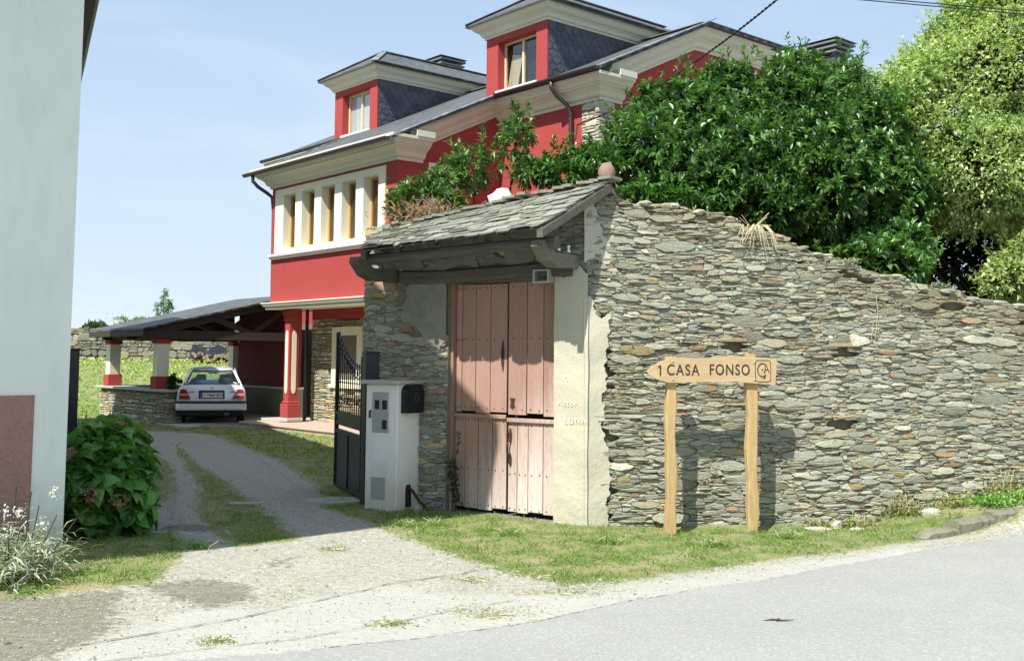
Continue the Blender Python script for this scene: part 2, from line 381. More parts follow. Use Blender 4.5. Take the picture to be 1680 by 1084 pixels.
def asphalt():
    n = N('worn_pale_asphalt', .85, .25)
    f1 = n.noise(.7, 6, .6); f2 = n.noise(9, 5, .7); f3 = n.noise(120, 3, .7); v = n.vor(85, None, 'F1', 'Color'); s = n.t.nodes.new('ShaderNodeSeparateColor'); n.link(v, s.inputs[0])
    b = n.mix(f1, (.25, .252, .232), (.345, .347, .322)); lg = n.noise(1.1, 5, .65, n.map((.35, 2.4, 1), rot=(0, 0, R(-28)))); b = n.mix(n.math('MULTIPLY', n.ramp(lg, .5, .7), .35), b, (.24, .25, .24)); b = n.mix(n.math('MULTIPLY', n.ramp(f2, .5, .7), .25), b, (.26, .265, .255))
    b = n.mix(n.math('MULTIPLY', n.ramp(s.outputs[0], .82, .88), .35), b, (.50, .50, .48)); b = n.mix(n.math('MULTIPLY', n.ramp(s.outputs[1], .84, .9), .35), b, (.19, .19, .185))
    n.col(b); n.bump(f3, .5, .005); n.bump(f2, .25, .01); return n.m
M_ASPH = asphalt()
M_CONC = plain('pale_concrete', (.42, .41, .36), .9, .2, 5, .2, bump=.5, bsc=40)

# ------------------------------------------------------------ numpy noise + terrain
def smooth(t): t = np.clip(t, 0, 1); return t*t*(3-2*t)
_ph = rng.uniform(0, 6.28, (6, 3))
def lump(x, y, s=1.):
    r = 0
    for i in range(6):
        k = s*(1.3**i); a = _ph[i, 2]
        r = r+np.sin((x*math.cos(a)+y*math.sin(a))*k+_ph[i, 0])*np.cos((y*math.cos(a)-x*math.sin(a))*k*.8+_ph[i, 1])/(1.25**i)
    return r/3.
KX, KY = .775, 11.1
WA = R(12); wdx, wdy = math.cos(WA), math.sin(WA)
def gz(x, y):
    x = np.asarray(x, float); y = np.asarray(y, float)
    s = (x-KX)*wdx+(y-KY)*wdy; dd = (x-KX)*wdy-(y-KY)*wdx
    z = .26*smooth((s-2.9)/2.4)*smooth(1-(dd-.35)/1.0)
    z = z-.07*np.exp(-((dd-.3)/.3)**2)*smooth((s-.1)/.5)*smooth((3.6-s)/.8)
    z = z+.06*np.exp(-((x+4.1)**2+(y-9.0)**2)/1.2)
    z = z+1.45*smooth((y-30)/19.)
    near = smooth((y-4)/2)*smooth((16-y)/3)*smooth((7-np.abs(x))/2)
    z = z+near*(.012*lump(x, y, 1.6)+.005*lump(x, y, 6.))
    return z
def gzf(x, y): return float(gz(x, y))
def inpoly(x, y, P):
    r = np.zeros(np.shape(x), bool); n = len(P)
    for i in range(n):
        (x0, y0), (x1, y1) = P[i], P[(i+1) % n]
        if y0 == y1: continue
        c = ((y0 > y) != (y1 > y)) & (x < (x1-x0)*(y-y0)/(y1-y0)+x0); r ^= c
    return r
def sdf(x, y, P):
    d = np.full(np.shape(x), 1e9); n = len(P)
    for i in range(n):
        (x0, y0), (x1, y1) = P[i], P[(i+1) % n]; ex, ey = x1-x0, y1-y0; L2 = ex*ex+ey*ey+1e-9
        t = np.clip(((x-x0)*ex+(y-y0)*ey)/L2, 0, 1); d = np.minimum(d, np.hypot(x-x0-t*ex, y-y0-t*ey))
    return np.where(inpoly(x, y, P), d, -d)
P_ROAD = [(-9, 2.0), (-3.0, 5.6), (-1.9, 6.06), (-1.14, 6.33), (-.4, 6.68), (.13, 7.03), (.69, 7.5), (1.48, 8.1), (2.56, 8.88), (3.64, 9.68), (4.5, 10.3), (5.6, 11.1), (9, 13.3), (20, 19.5), (60, 38), (60, -30), (-60, -40), (-60, -12)]
P_VERGE = [(-2.2, 12.4), (-1.6, 11.4), (-1.0, 10.3), (-.55, 9.5), (-.1, 8.75), (.43, 8.2), (.8, 8.3), (1.55, 8.8), (2.15, 9.25), (3.08, 9.75), (3.9, 10.3), (5.7, 11.5), (9, 13), (12, 17), (6, 18), (0, 15), (-2, 13.2)]
P_RIGHT = [(-8.6, 24.6), (-6.4, 23.2), (-5.0, 20.2), (-3.7, 17.4), (-2.75, 14.8), (-2.1, 12.6), (-1.5, 11.3), (-1, 10.9), (2, 14), (2, 22), (-2, 22), (-5, 25.2), (-7, 25.9)]
P_CENTRE = [(-6.42, 20.6), (-4.9, 16.9), (-3.62, 14.1), (-2.62, 11.7), (-1.95, 10.0), (-2.43, 9.7), (-3.2, 11.1), (-4.0, 13.9), (-5.2, 17.1)]
P_LEFT = [(-8, 10.5), (-3.3, 10.4), (-2.95, 9.9), (-2.75, 9.0), (-2.62, 8.0), (-3.05, 7.9), (-3.31, 7.65), (-4.5, 7.2), (-9, 7.2)]
P_LAWN = [(-40, 20), (-12, 24.3), (-10.5, 24), (-7.2, 24.2), (-8.2, 26), (-10, 30.5), (-9, 33), (60, 36), (400, 60), (400, 600), (-400, 600), (-400, 10)]
P_EDGEL = [(-5.2, 11), (-3.6, 10.4), (-4.2, 13.5), (-5.2, 16.5), (-7.6, 21.5), (-9.0, 25), (-14, 33), (-14, 25)]
P_CONC = [(-2.5, 5.6), (-2.45, 6.5), (-2.1, 7.3), (-1.6, 7.35), (-.9, 8.15), (-.5, 7.9), (.1, 7.75), (.75, 8.1), (1.6, 8.6), (2.3, 9.1), (3.7, 9.9), (3.6, 9.4), (2.5, 8.6), (1.4, 7.8), (.1, 6.7), (-.4, 4), (-2.5, 4)]
P_DARKG = [(-6, 7.2), (-3.48, 7.7), (-2.68, 7.95), (-2.55, 7.3), (-2.38, 6.7), (-2.5, 6.1), (-2.7, 5), (-8, 5)]
P_PUD = [(-2.70, 8.05), (-2.35, 8.3), (-1.95, 8.05), (-1.75, 7.6), (-2.04, 7.3), (-2.4, 7.6)]
def masks(x, y):
    g = np.zeros(np.shape(x))
    for P, w in ((P_VERGE, .25), (P_RIGHT, .3), (P_CENTRE, .2), (P_LEFT, .2), (P_LAWN, .4), (P_EDGEL, .3)):
        g = np.maximum(g, np.clip(.5+sdf(x, y, P)/w*.5, 0, 1))
    patch = .42*np.exp(-((x+.1)**2/.5+(y-7.25)**2/.06))+.5*np.exp(-((x-.35)**2/.3+(y-7.9)**2/.05))+.45*np.exp(-((x+1.6)**2/.04+(y-9.6)**2/.3))
    g = np.maximum(g, patch)
    c = np.clip(.5+sdf(x, y, P_CONC)/.5*.5, 0, 1)
    b = np.maximum(.95*np.clip(.5+sdf(x, y, P_PUD)/.25*.5, 0, 1), .72*np.clip(.5+sdf(x, y, P_DARKG)/.2*.5, 0, 1))
    b = np.maximum(b, .8*np.exp(-((x+3.1)**2/.35+(y-10.7)**2/.12)))
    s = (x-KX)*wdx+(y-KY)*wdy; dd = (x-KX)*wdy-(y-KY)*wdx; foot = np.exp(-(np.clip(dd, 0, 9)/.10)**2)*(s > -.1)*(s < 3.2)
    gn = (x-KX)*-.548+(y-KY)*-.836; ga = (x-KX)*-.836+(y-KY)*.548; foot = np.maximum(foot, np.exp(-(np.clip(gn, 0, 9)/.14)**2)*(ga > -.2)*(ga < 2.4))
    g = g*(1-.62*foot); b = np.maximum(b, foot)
    wisps = smooth((lump(x, y, 2.3)+.5*lump(x, y, 7.1)-.25)/.5)*(y < 10.5)*(y > 6.2)*(x > -2.4)*(sdf(x, y, P_ROAD) < -.25)
    g = np.maximum(g, .40*wisps)
    b = np.maximum(b, .55*np.exp(-((x+1.9)**2/.05+(y-9.0)**2/.3)))
    return g, c, b
def spacing(a, b, fine, lo, hi, gr=1.12):
    m = list(np.arange(a, b, fine)); s = fine; x = a; L = []
    while x > lo: s *= gr; x -= s; L.append(x)
    s = fine; x = m[-1]; Rr = []
    while x < hi: s *= gr; x += s; Rr.append(x)
    return np.array(L[::-1]+m+Rr)
def sheet(name, xs, ys, mat, keep=None, dz=0., mask=True):
    X, Y = np.meshgrid(xs, ys); Z = gz(X, Y)+dz; n, m = X.shape
    I = np.arange(n*m).reshape(n, m); F = np.stack([I[:-1, :-1], I[:-1, 1:], I[1:, 1:], I[1:, :-1]], -1).reshape(-1, 4)
    V = np.stack([X, Y, Z], -1).reshape(-1, 3)
    if keep is not None:
        c = V[F].mean(1); F = F[keep(c[:, 0], c[:, 1])]; u, inv = np.unique(F, return_inverse=True); V = V[u]; F = inv.reshape(-1, 4)
    o = npmesh(name, V, F, None, mat, smooth=True)
    if mask:
        g, c, b = masks(V[:, 0], V[:, 1]); at = o.data.attributes.new('mask', 'FLOAT_COLOR', 'POINT')
        at.data.foreach_set('color', np.stack([g, c, b, np.ones_like(g)], -1).astype(np.float32).ravel())
    return o
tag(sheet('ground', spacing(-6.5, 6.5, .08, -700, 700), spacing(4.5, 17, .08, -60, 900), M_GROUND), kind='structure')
# driveway sheet: gravel track from the road to the carport
P_DRIVE = [(-2.9, 5.2), (-2.7, 7.5), (-2.9, 9.4), (-3.4, 10.8), (-4.3, 13.9), (-5.5, 17.2), (-7.8, 22), (-9.6, 26), (-9.9, 29), (-8.0, 31), (-5.5, 28.5), (-5.6, 26), (-6.6, 23.5), (-4.6, 19), (-3.1, 15), (-2.1, 12.4), (-1.0, 10.2), (-.3, 9.0), (.45, 8.0), (1.5, 8.7), (3.6, 9.8), (5.2, 11.0), (5.0, 10.3), (3.6, 9.4), (1.5, 7.8), (0, 6.6), (-1.2, 5.8), (-2.0, 5.2)]
tag(sheet('driveway', np.arange(-10.2, 5.6, .07), np.arange(5, 31.2, .07), M_GROUND, lambda x, y: sdf(x, y, P_DRIVE) > .0, .004), kind='structure')
def roadkeep(x, y): return sdf(x, y, P_ROAD) > -.0
tag(sheet('road', spacing(-3, 7, .05, -58, 58), spacing(3.5, 12, .05, -30, 36), M_ASPH, roadkeep, .009, False), kind='structure')
# ------------------------------------------------------------ rubble stonework
PAL = [(.33, .335, .28), (.30, .31, .28), (.37, .37, .32), (.26, .265, .235), (.34, .33, .26), (.32, .34, .30), (.40, .40, .34), (.34, .315, .25), (.29, .305, .275), (.35, .35, .30)]
RUST = [(.34, .24, .14), (.31, .21, .16), (.38, .31, .18), (.27, .20, .16)]
PALH = [(.42, .39, .28), (.36, .35, .29), (.46, .42, .30), (.33, .32, .28), (.40, .34, .22), (.48, .46, .38)]
class Wave:
    def __init__(s): s.p = [(random.uniform(.5, 1.4)*k, random.uniform(0, 6.3), 1/k**.6) for k in (1.2, 2.7, 5.5, 11)]
    def __call__(s, x): return sum(a*math.sin(k*x+p) for k, p, a in s.p)/2.
def one_stone(mb, xl, xr, zb, zt, y0, sgn, dep, rough=1., col=None, tf=None, small=False):
    """xl,xr ends; zb(x), zt(x) curves; y0 face plane; sgn outward sign in y."""
    xm = (xl+xr)/2; w = xr-xl; h = zt(xm)-zb(xm)
    if h < .014 or w < .02: return
    g = min(.0035, h*.08); e = min(w*.30, h*random.uniform(.08, .6)); m = 3 if (w < .12 or small) else 5
    out = []
    tl, tr, bl, br = [e*random.choice((random.uniform(0, .3), random.uniform(.3, 1.1))) for _ in range(4)]
    for i in range(m):
        x = xl+g+tl+(w-2*g-tl-tr)*i/(m-1); out.append((x, zt(x)-g-random.uniform(0, .12)*h-(.12*h if i in (0, m-1) else 0)))
    zm = random.uniform(.3, .7)
    out.append((xr-g, zb(xr)*(1-zm)+zt(xr)*zm))
    for i in range(m):
        x = xr-g-br-(w-2*g-bl-br)*i/(m-1); out.append((x, zb(x)+g+random.uniform(0, .12)*h+(.12*h if i in (0, m-1) else 0)))
    zm = random.uniform(.3, .7)
    out.append((xl+g, zb(xl)*(1-zm)+zt(xl)*zm))
    cx = sum(p[0] for p in out)/len(out); cz = sum(p[1] for p in out)/len(out)
    tx, tz = random.uniform(-.05, .05)*rough, random.uniform(-.16, .16)*rough; n = len(out)
    vs = []; fs = []
    bev = min(.007, h*.13)
    def P(x, z, d):
        q = (x, y0+sgn*(d+tx*(x-cx)+tz*(z-cz)), z); return tf(q) if tf else q
    for x, z in out: vs.append(P(x, z, -.07))
    for x, z in out: vs.append(P(x, z, dep-bev+random.uniform(-.003, .003)*rough))
    sx = max(.5, 1-2.2*bev/w); sz = max(.4, 1-2.2*bev/h)
    for x, z in out: vs.append(P(cx+(x-cx)*sx, cz+(z-cz)*sz, dep+random.uniform(-.002, .003)*rough))
    vs.append(P(cx+random.uniform(-.1, .1)*w, cz, dep+random.uniform(0, .008)*rough))
    for r in (0, 1):
        for i in range(n): fs.append([r*n+i, r*n+(i+1) % n, (r+1)*n+(i+1) % n, (r+1)*n+i])
    for i in range(n): fs.append([2*n+i, 2*n+(i+1) % n, 3*n])
    mb.add(vs, fs, 0, col)
def pick(pal, rust=.07):
    c = random.choice(RUST) if random.random() < rust else random.choice(pal); k = random.choice((random.uniform(.7, .92), random.uniform(.88, 1.1), random.uniform(.98, 1.25)))
    return tuple(x*k for x in c)
def rubble(mb, x0, x1, z0, ztop, y0=0., sgn=-1, hmin=.03, hmax=.085, lmul=(1.6, 5.5), dep=.02, pal=PAL, rust=.07, skip=None, big=.05, tf=None, small=False, zbot=None):
    zt = max(ztop(x0+(x1-x0)*i/20.) for i in range(21)); z = z0; cur = Wave(); curz = z; curA = 0
    while z < zt:
        h = hmin+(hmax-hmin)*random.random()**1.6; nx = Wave(); A = h*.45; zz = z+h
        fb = (lambda w, a, b: (lambda x: b+a*w(x)))(cur, curA, z); ft = (lambda w, a, b: (lambda x: b+a*w(x)))(nx, A, zz)
        x = x0-random.uniform(0, .1)
        while x < x1:
            l = h*random.uniform(*lmul) if random.random() < .8 else h*random.uniform(.8, 1.6)
            l = min(max(l, .05), .42); xe = x+l
            if xe > x1-.04: xe = x1
            xa = max(x, x0); xm = (xa+xe)/2; zc = (fb(xm)+ft(xm))/2
            if xe-xa > .03 and ft(xm) < ztop(xm)+.02 and (zbot is None or zc > zbot(xm)) and not (skip and skip(xm, zc)):
                split = h > .065 and random.random() < .35
                if split:
                    q = random.uniform(.35, .65); fm = (lambda a, b, q_: (lambda t: a(t)*(1-q_)+b(t)*q_))(fb, ft, q)
                    one_stone(mb, xa, xe, fb, fm, y0, sgn, dep+random.uniform(-.01, .01), 1, pick(pal, rust), tf, small)
                    one_stone(mb, xa, xe, fm, ft, y0, sgn, dep+random.uniform(-.012, .008), 1, pick(pal, rust), tf, small)
                else: one_stone(mb, xa, xe, fb, ft, y0, sgn, dep+random.uniform(-.014, .012)*(dep/.02), 1, pick(pal, rust), tf, small)
            if xe >= x1: break
            x = xe
        z = zz; cur = nx; curA = A
    nb = int(big*(x1-x0)*(zt-z0)/.02)
    for _ in range(nb):
        w = random.uniform(.16, .34)*(hmax/.085); hh = w*random.uniform(.28, .5); cx = random.uniform(x0+w/2, x1-w/2); cz = random.uniform(z0, zt-.1)
        if cz+hh > ztop(cx) or (zbot and cz-hh < zbot(cx)) or (skip and (skip(cx, cz) or skip(cx-w/2, cz) or skip(cx+w/2, cz))): continue
        one_stone(mb, cx-w/2, cx+w/2, lambda t: cz-hh/2, lambda t: cz+hh/2, y0, sgn, dep+.012, .8, pick(pal, rust*1.5), tf)
def cells(mb, x0, x1, z0, ztop, y0=0., sgn=-1, dep=.02, k=3.5, pal=PAL, rust=.045, skip=None, radii=((.20, .025), (.15, .06), (.10, .27), (.066, .7), (.043, 1.0)), gap=.0023, colf=None):
    """angular flat stones: a weighted cell diagram in a space squashed k times, every cell one stone"""
    zt = max(ztop(x0+(x1-x0)*i/20.) for i in range(21)); W = x1-x0; H = (zt-z0)*k; G = .17; grid = {}; S = []
    def near(x, z, rg):
        i, j = int(x/G), int(z/G); m = int(rg/G)+1
        for a in range(i-m, i+m+1):
            for b in range(j-m, j+m+1):
                for q in grid.get((a, b), ()): yield q
    for r, dens in radii:
        for _ in range(int(dens*W*H/(r*r)*1.3)):
            x = random.uniform(-.05, W+.05); z = random.uniform(-.05, H+.05); rr = r*random.uniform(.82, 1.15)
            if all((S[q][0]-x)**2+(S[q][1]-z)**2 > (.86*(S[q][2]+rr))**2 for q in near(x, z, .23+rr)):
                grid.setdefault((int(x/G), int(z/G)), []).append(len(S)); S.append((x, z, rr))
    for n_, (x, z, r) in enumerate(S):
        B = .7; P = [(x-B, z-B), (x+B, z-B), (x+B, z+B), (x-B, z+B)]
        nb = sorted(near(x, z, .62), key=lambda q: (S[q][0]-x)**2+(S[q][1]-z)**2-S[q][2]**2)[:40]
        for q in nb:
            if q == n_: continue
            X, Z, rq = S[q]; a, b = X-x, Z-z; d2 = a*a+b*b; c = (d2+r*r-rq*rq)/2     # keep a*(px-x)+b*(pz-z) <= c
            out = []
            for i in range(len(P)):
                p, p2 = P[i], P[(i+1) % len(P)]; f = a*(p[0]-x)+b*(p[1]-z)-c; f2 = a*(p2[0]-x)+b*(p2[1]-z)-c
                if f <= 0: out.append(p)
                if (f < 0) != (f2 < 0) and f != f2: t = f/(f-f2); out.append((p[0]+(p2[0]-p[0])*t, p[1]+(p2[1]-p[1])*t))
            P = out
            if len(P) < 3: break
        if len(P) < 3: continue
        poly = [(x0+min(max(px, 0), W), z0+max(pz, 0)/k) for px, pz in P]
        poly = [(px, pz+.02*math.sin(px*1.7+pz)+.012*math.sin(px*4.3+1)) for px, pz in poly]
        cx = sum(p[0] for p in poly)/len(poly); cz = sum(p[1] for p in poly)/len(poly)
        w = max(p[0] for p in poly)-min(p[0] for p in poly); h = max(p[1] for p in poly)-min(p[1] for p in poly)
        if w < .02 or h < .012 or cz > ztop(cx) or cx < x0 or cx > x1 or (skip and skip(cx, cz)): continue
        subs = [poly]
        def cut(pl, nx, nz, c):
            A, B_ = [], []
            for i in range(len(pl)):
                p, p2 = pl[i], pl[(i+1) % len(pl)]; f = nx*p[0]+nz*p[1]-c; f2 = nx*p2[0]+nz*p2[1]-c
                (A if f <= 0 else B_).append(p)
                if (f < 0) != (f2 < 0) and f != f2: t = f/(f-f2); q_ = (p[0]+(p2[0]-p[0])*t, p[1]+(p2[1]-p[1])*t); A.append(q_); B_.append(q_)
            return [q_ for q_ in (A, B_) if len(q_) > 2]
        if h > .038 and random.random() < .30:
            a_ = random.uniform(-.10, .10); subs = cut(poly, a_, 1, a_*cx+cz+random.uniform(-.18, .18)*h)
            if h > .065 and random.random() < .6: a_ = random.uniform(-.1, .1); subs = [t for s_ in subs for t in (cut(s_, a_, 1, a_*cx+sum(p[1] for p in s_)/len(s_)) if random.random() < .6 else [s_])]
        elif w > .09 and random.random() < .30: a_ = random.uniform(-.7, .7); subs = cut(poly, 1, a_, cx+a_*cz+random.uniform(-.25, .25)*w)
        for poly in subs:
          cx = sum(p[0] for p in poly)/len(poly); cz = sum(p[1] for p in poly)/len(poly)
          w = max(p[0] for p in poly)-min(p[0] for p in poly); h = max(p[1] for p in poly)-min(p[1] for p in poly)
          if w > .02 and h > .009: cell_stone(mb, poly, cx, cz, w, h, y0, sgn, dep+(.008 if r > .1 else 0), gap, colf(cx, cz, pick(pal, rust)) if colf else pick(pal, rust))
def cell_stone(mb, poly, cx, cz, w, h, y0, sgn, dep, gap, col):
    if True:
        pts = []
        for i in range(len(poly)):
            p, p2 = poly[i], poly[(i+1) % len(poly)]; L = math.hypot(p2[0]-p[0], p2[1]-p[1])
            if L < .004: continue
            pts.append(p); m = 2 if L > .11 else (1 if L > .035 else 0)
            for u in range(m): t = (u+1)/(m+1)+random.uniform(-.12, .12); j = min(L, .1)*.075; pts.append((p[0]+(p2[0]-p[0])*t+random.uniform(-j, j), p[1]+(p2[1]-p[1])*t+random.uniform(-j, j)*.8))
        n = len(pts)
        if n < 3: return
        d0 = dep+random.gauss(0, .008); tx, tz = random.gauss(0, .06), random.gauss(-.06, .2); bev = min(.004, h*.10)
        sx, sz = 1-2*gap/w, 1-2*gap/h; s2x, s2z = sx-2*bev/w, sz-2.4*bev/h; vs = []
        def Q(px, pz, a, b, d): X = cx+(px-cx)*a; Z = cz+(pz-cz)*b; return (X, y0+sgn*(d+tx*(X-cx)+tz*(Z-cz)), Z)
        for p in pts: vs.append(Q(*p, sx, sz, -.06))
        for p in pts: vs.append(Q(*p, sx, sz, d0-bev+random.uniform(-.002, .001)))
        for p in pts: vs.append(Q(*p, s2x, s2z, d0+random.uniform(-.0025, .0025)))
        vs.append(Q(cx+random.uniform(-.2, .2)*w, cz+random.uniform(-.1, .1)*h, 1, 1, d0+random.uniform(0, .006)))
        fs = [[q*n+i, q*n+(i+1) % n, (q+1)*n+(i+1) % n, (q+1)*n+i] for q in (0, 1) for i in range(n)]+[[2*n+i, 2*n+(i+1) % n, 3*n] for i in range(n)]
        mb.add(vs, fs, 0, col)
def wall_holes(mb, x0, x1, z0, z1, ya, yb, holes, mat=0):
    """slab between y=ya and y=yb with rectangular holes (x0,x1,z0,z1)."""
    xs = sorted({x0, x1, *[h[0] for h in holes], *[h[1] for h in holes]}); zs = sorted({z0, z1, *[h[2] for h in holes], *[h[3] for h in holes]})
    inh = lambda x, z: any(h[0] < x < h[1] and h[2] < z < h[3] for h in holes)
    for i in range(len(xs)-1):
        for j in range(len(zs)-1):
            xm, zm = (xs[i]+xs[i+1])/2, (zs[j]+zs[j+1])/2
            if inh(xm, zm): continue
            a, b, c, d = xs[i], xs[i+1], zs[j], zs[j+1]
            mb.add([(a, ya, c), (b, ya, c), (b, ya, d), (a, ya, d)], [(0, 1, 2, 3)], mat); mb.add([(a, yb, c), (b, yb, c), (b, yb, d), (a, yb, d)], [(3, 2, 1, 0)], mat)
            for (p, q, r, s_, X, Zz) in ((a, c, a, d, a-1e-3, zm), (b, c, b, d, b+1e-3, zm), (a, c, b, c, xm, c-1e-3), (a, d, b, d, xm, d+1e-3)):
                if not (x0 < X < x1 and z0 < Zz < z1) or inh(X, Zz):
                    mb.add([(p, ya, q), (r, ya, s_), (r, yb, s_), (p, yb, q)], [(0, 1, 2, 3)], mat)

# ------------------------------------------------------------ long stone wall on the right
TOPS = [(-.4, 3.5), (.0, 3.52), (.25, 3.46), (.53, 3.38), (1.28, 3.34), (1.63, 3.25), (1.99, 3.15), (2.34, 3.01), (3.07, 2.80), (3.82, 2.60), (4.57, 2.47), (5.21, 2.36), (5.8, 2.27), (8, 2.2), (14, 2.2)]
def wtop(x): return float(np.interp(x, [t[0] for t in TOPS], [t[1] for t in TOPS]))+.018*math.sin(x*9)+.012*math.sin(x*23)
WALL_END = 8.2
PUTLOG = [(1.62, 1.84), (2.92, 1.80), (2.95, 1.02), (2.28, 1.74)]
mb = MB()
def wcol(x, z, c):      # earth-washed stones along the upper courses, more of it to the right
    t = 1-(wtop(x)-z)/(.25+.35*min(1, max(0, (x-1.2)/2.5))); k = max(0, min(1, t+.5*math.sin(x*3.7+z*5)*math.sin(z*7-x*2)))*.75
    b = (.24, .215, .15); return tuple(a*(1-k)+d*k for a, d in zip(c, b))
def wskip(x, z):
    if x > .3 and wtop(x)-z < .22 and random.random() < .07: return True
    if any(abs(x-a) < .12 and abs(z-b) < .055 for a, b in PUTLOG[:3]): return True
    return x < .20+.04*math.sin(z*9)+.02*math.sin(z*23) and z < 2.15
cells(mb, .0, WALL_END, -.15, lambda x: wtop(x)-.05, 0, -1, skip=wskip, dep=.018, colf=wcol)
wtf = lambda q: (q[0], q[1], q[2]+.035*math.sin(q[0]*1.3+q[2]*1.1)+.02*math.sin(q[0]*3.1-q[2]*2.3)+.012*math.sin(q[0]*6.7+q[2]*4))
0 and rubble(mb, .0, WALL_END, -.15, lambda x: wtop(x)-.05, 0, -1, skip=wskip, dep=.02, hmin=.024, hmax=.10, lmul=(1.3, 5.2), big=.055, tf=wtf)
for a, b in PUTLOG[:3]:   # stones that roof the putlog holes
    one_stone(mb, a-.19, a+.17, lambda t: b+.05, lambda t: b+.105, 0, -1, .035, .6, (.36, .27, .17))
# core with a rounded, broken top
n = 70; xs_ = [-.02+(WALL_END+.02)*i/n for i in range(n+1)]
prof = lambda x: [(x, .055, -.3), (x, .055, wtop(x)-.16), (x, .0, wtop(x)-.12), (x, .03, wtop(x)-.05), (x, .12, wtop(x)+.0), (x, .3, wtop(x)+.02), (x, .52, wtop(x)-.02), (x, .62, wtop(x)-.12), (x, .62, -.3)]
mb.loft([prof(x) for x in xs_], 1, (1, 1, 1), closed=True)
for i in range(420):      # loose capping stones bedded in earth along the top
    x = random.uniform(0, WALL_END-.1); y = random.uniform(-.02, .55); s = random.uniform(.03, .11)
    mb.sphere((x, y, wtop(x)-.035+random.uniform(-.01, .015)), (s, s*.7, s*.32), 7, 0, pick(PAL, .1), .2, rotz(random.uniform(0, 3)))
M_WALLTOP = plain('mossy_wall_top_earth', (.15, .135, .085), .95, .45, 9, .1, bump=1, bsc=30)
wall = mb.build('stone_wall', [M_STONE, M_MORTAR])
wall.data.materials[1] = M_WALLTOP
place(wall, (KX, KY, 0), WA)
tag(wall, 'long dry rubble wall of grey schist behind the wooden arrow sign, its top sloping down to the right', 'stone wall')

# ------------------------------------------------------------ gateway (local x to the left, y to the front)
GA = math.atan2(.548, -.836)
gate = thing('stone_gateway', 'old stone gateway with slate pent roof and plastered jamb around a faded salmon double door', 'gateway', (KX, KY, 0), GA)
def gw(a, d, z=0):
    return Vector((KX, KY, z))+Vector((-.836*a-.548*d, .548*a-.836*d, 0))
DR, DL, DT = .36, 1.78, 2.55
mb = MB()
wall_holes(mb, -.02, 3.02, -.2, 3.0, -.55, .0, [(DR, DL, -.2, DT)], 1)
mb.prism([(-.02, 3.0), (3.02, 3.0), (3.02, 3.12), (2.4, 3.24), (1.2, 3.40), (.4, 3.46), (-.02, 3.48)], (0, -.55, 0), (1, 0, 0), (0, 0, 1), (0, .54, 0), 1)
gsk = lambda x, z: (DR-.02 < x < DL+.02 and z < DT+.13) or (x < DR+.02 and z < 2.62) or (DL < x < 2.48 and 1.95 < z < 2.7 and not (x > 2.3 and z < 2.2))
cells(mb, DL, 3.03, -.1, lambda x: 3.25, 0, 1, skip=gsk, dep=.02, rust=.13)
cells(mb, -.02, DL, 2.62, lambda x: 3.40-.06*x, 0, 1, dep=.012, skip=lambda x, z: x > .45 and z < 2.75)
gw_ob = mb.build('wall', [M_STONE, M_MORTAR], gate)
# plaster skins: ragged-edged sheets 15 mm proud
def skin(mb, xs, zs, inside, y, sgn, amp=.006, mat=0):
    nx, nz = len(xs), len(zs); V = []
    for z in zs:
        for x in xs: V.append((x, y+sgn*(.018+amp*math.sin(x*7+z*3)+amp*.7*math.sin(z*11-x*5)), z))
    F = []
    for j in range(nz-1):
        for i in range(nx-1):
            cx, cz = (xs[i]+xs[i+1])/2, (zs[j]+zs[j+1])/2
            if inside(cx, cz): F.append([j*nx+i, j*nx+i+1, (j+1)*nx+i+1, (j+1)*nx+i])
    mb.add(V, F, mat)
mb = MB()
rag = lambda z: .013*math.sin(z*13+2*math.sin(z*5))+.007*math.sin(z*41+1)+.004*math.sin(z*83)
skin(mb, np.linspace(-.045, DR+.002, 30), np.linspace(-.15, 2.75, 180), lambda x, z: z < 2.62+.06*math.sin(x*19), .02, 1)
mb.b2((DR-.03, -.13, -.1), (DR+.001, .03, DT))
mb.build('plastered_jamb', M_PLASTER, gate, fixn=False)
mb = MB()
skin(mb, np.linspace(DL-.0, 2.5, 60), np.linspace(1.5, 2.72, 90), lambda x, z: x < 2.36+.06*math.sin(z*6+1)+rag(z)*1.5 and z > 1.93+.12*math.sin(x*9)+rag(x*2), .03, 1)
skin(mb, np.linspace(.3, 3.0, 130), np.linspace(2.70, 3.1, 40), lambda x, z: z > 2.72+.02*math.sin(x*13) and math.sin(x*8+z*5)+math.sin(x*17-z*20) > -.9, .03, 1)
mb.build('old_render_patch', M_OLDPLASTER, gate, fixn=False)
# plaster wrapping onto the right wall (same jamb, seen from the road)
mb = MB()
WM = Matrix.Rotation(WA-GA, 4, 'Z')
skin(mb, np.linspace(-.03, .36, 52), np.linspace(-.15, 2.35, 190), lambda x, z: x < .21+rag(z)*1.6+.03*math.sin(z*4)-(.16 if z > 2.16+.03*math.sin(x*30) else 0), -.02, -1)
skin(mb, np.linspace(-.03, .42, 40), np.linspace(2.6, 3.42, 70), lambda x, z: x < .20+.09*math.sin(z*5+1)+rag(z)*2 and z > 2.72+.03*math.sin(x*20), -.012, -1)
wrap = mb.build('plaster_wrap', M_PLASTER, gate, fixn=False); wrap.matrix_local = WM
for nm, body, a, z, sz, sp in (('chalk_scribble', 'MI', .20, 1.50, .085, 1.4), ('chalk_scribble', 'victor', .20, 1.24, .085, 1.2), ('chalk_scribble', 'LUNA', .10, 1.06, .09, 1.2)):
    t = text_mesh(nm, body, sz, plain('chalk', (.68, .68, .62), .95, .05), gate, .0008, -.001, (a, .0425, z), (R(90), R(random.uniform(-4, 4)), R(180)), 'CENTER', sp)
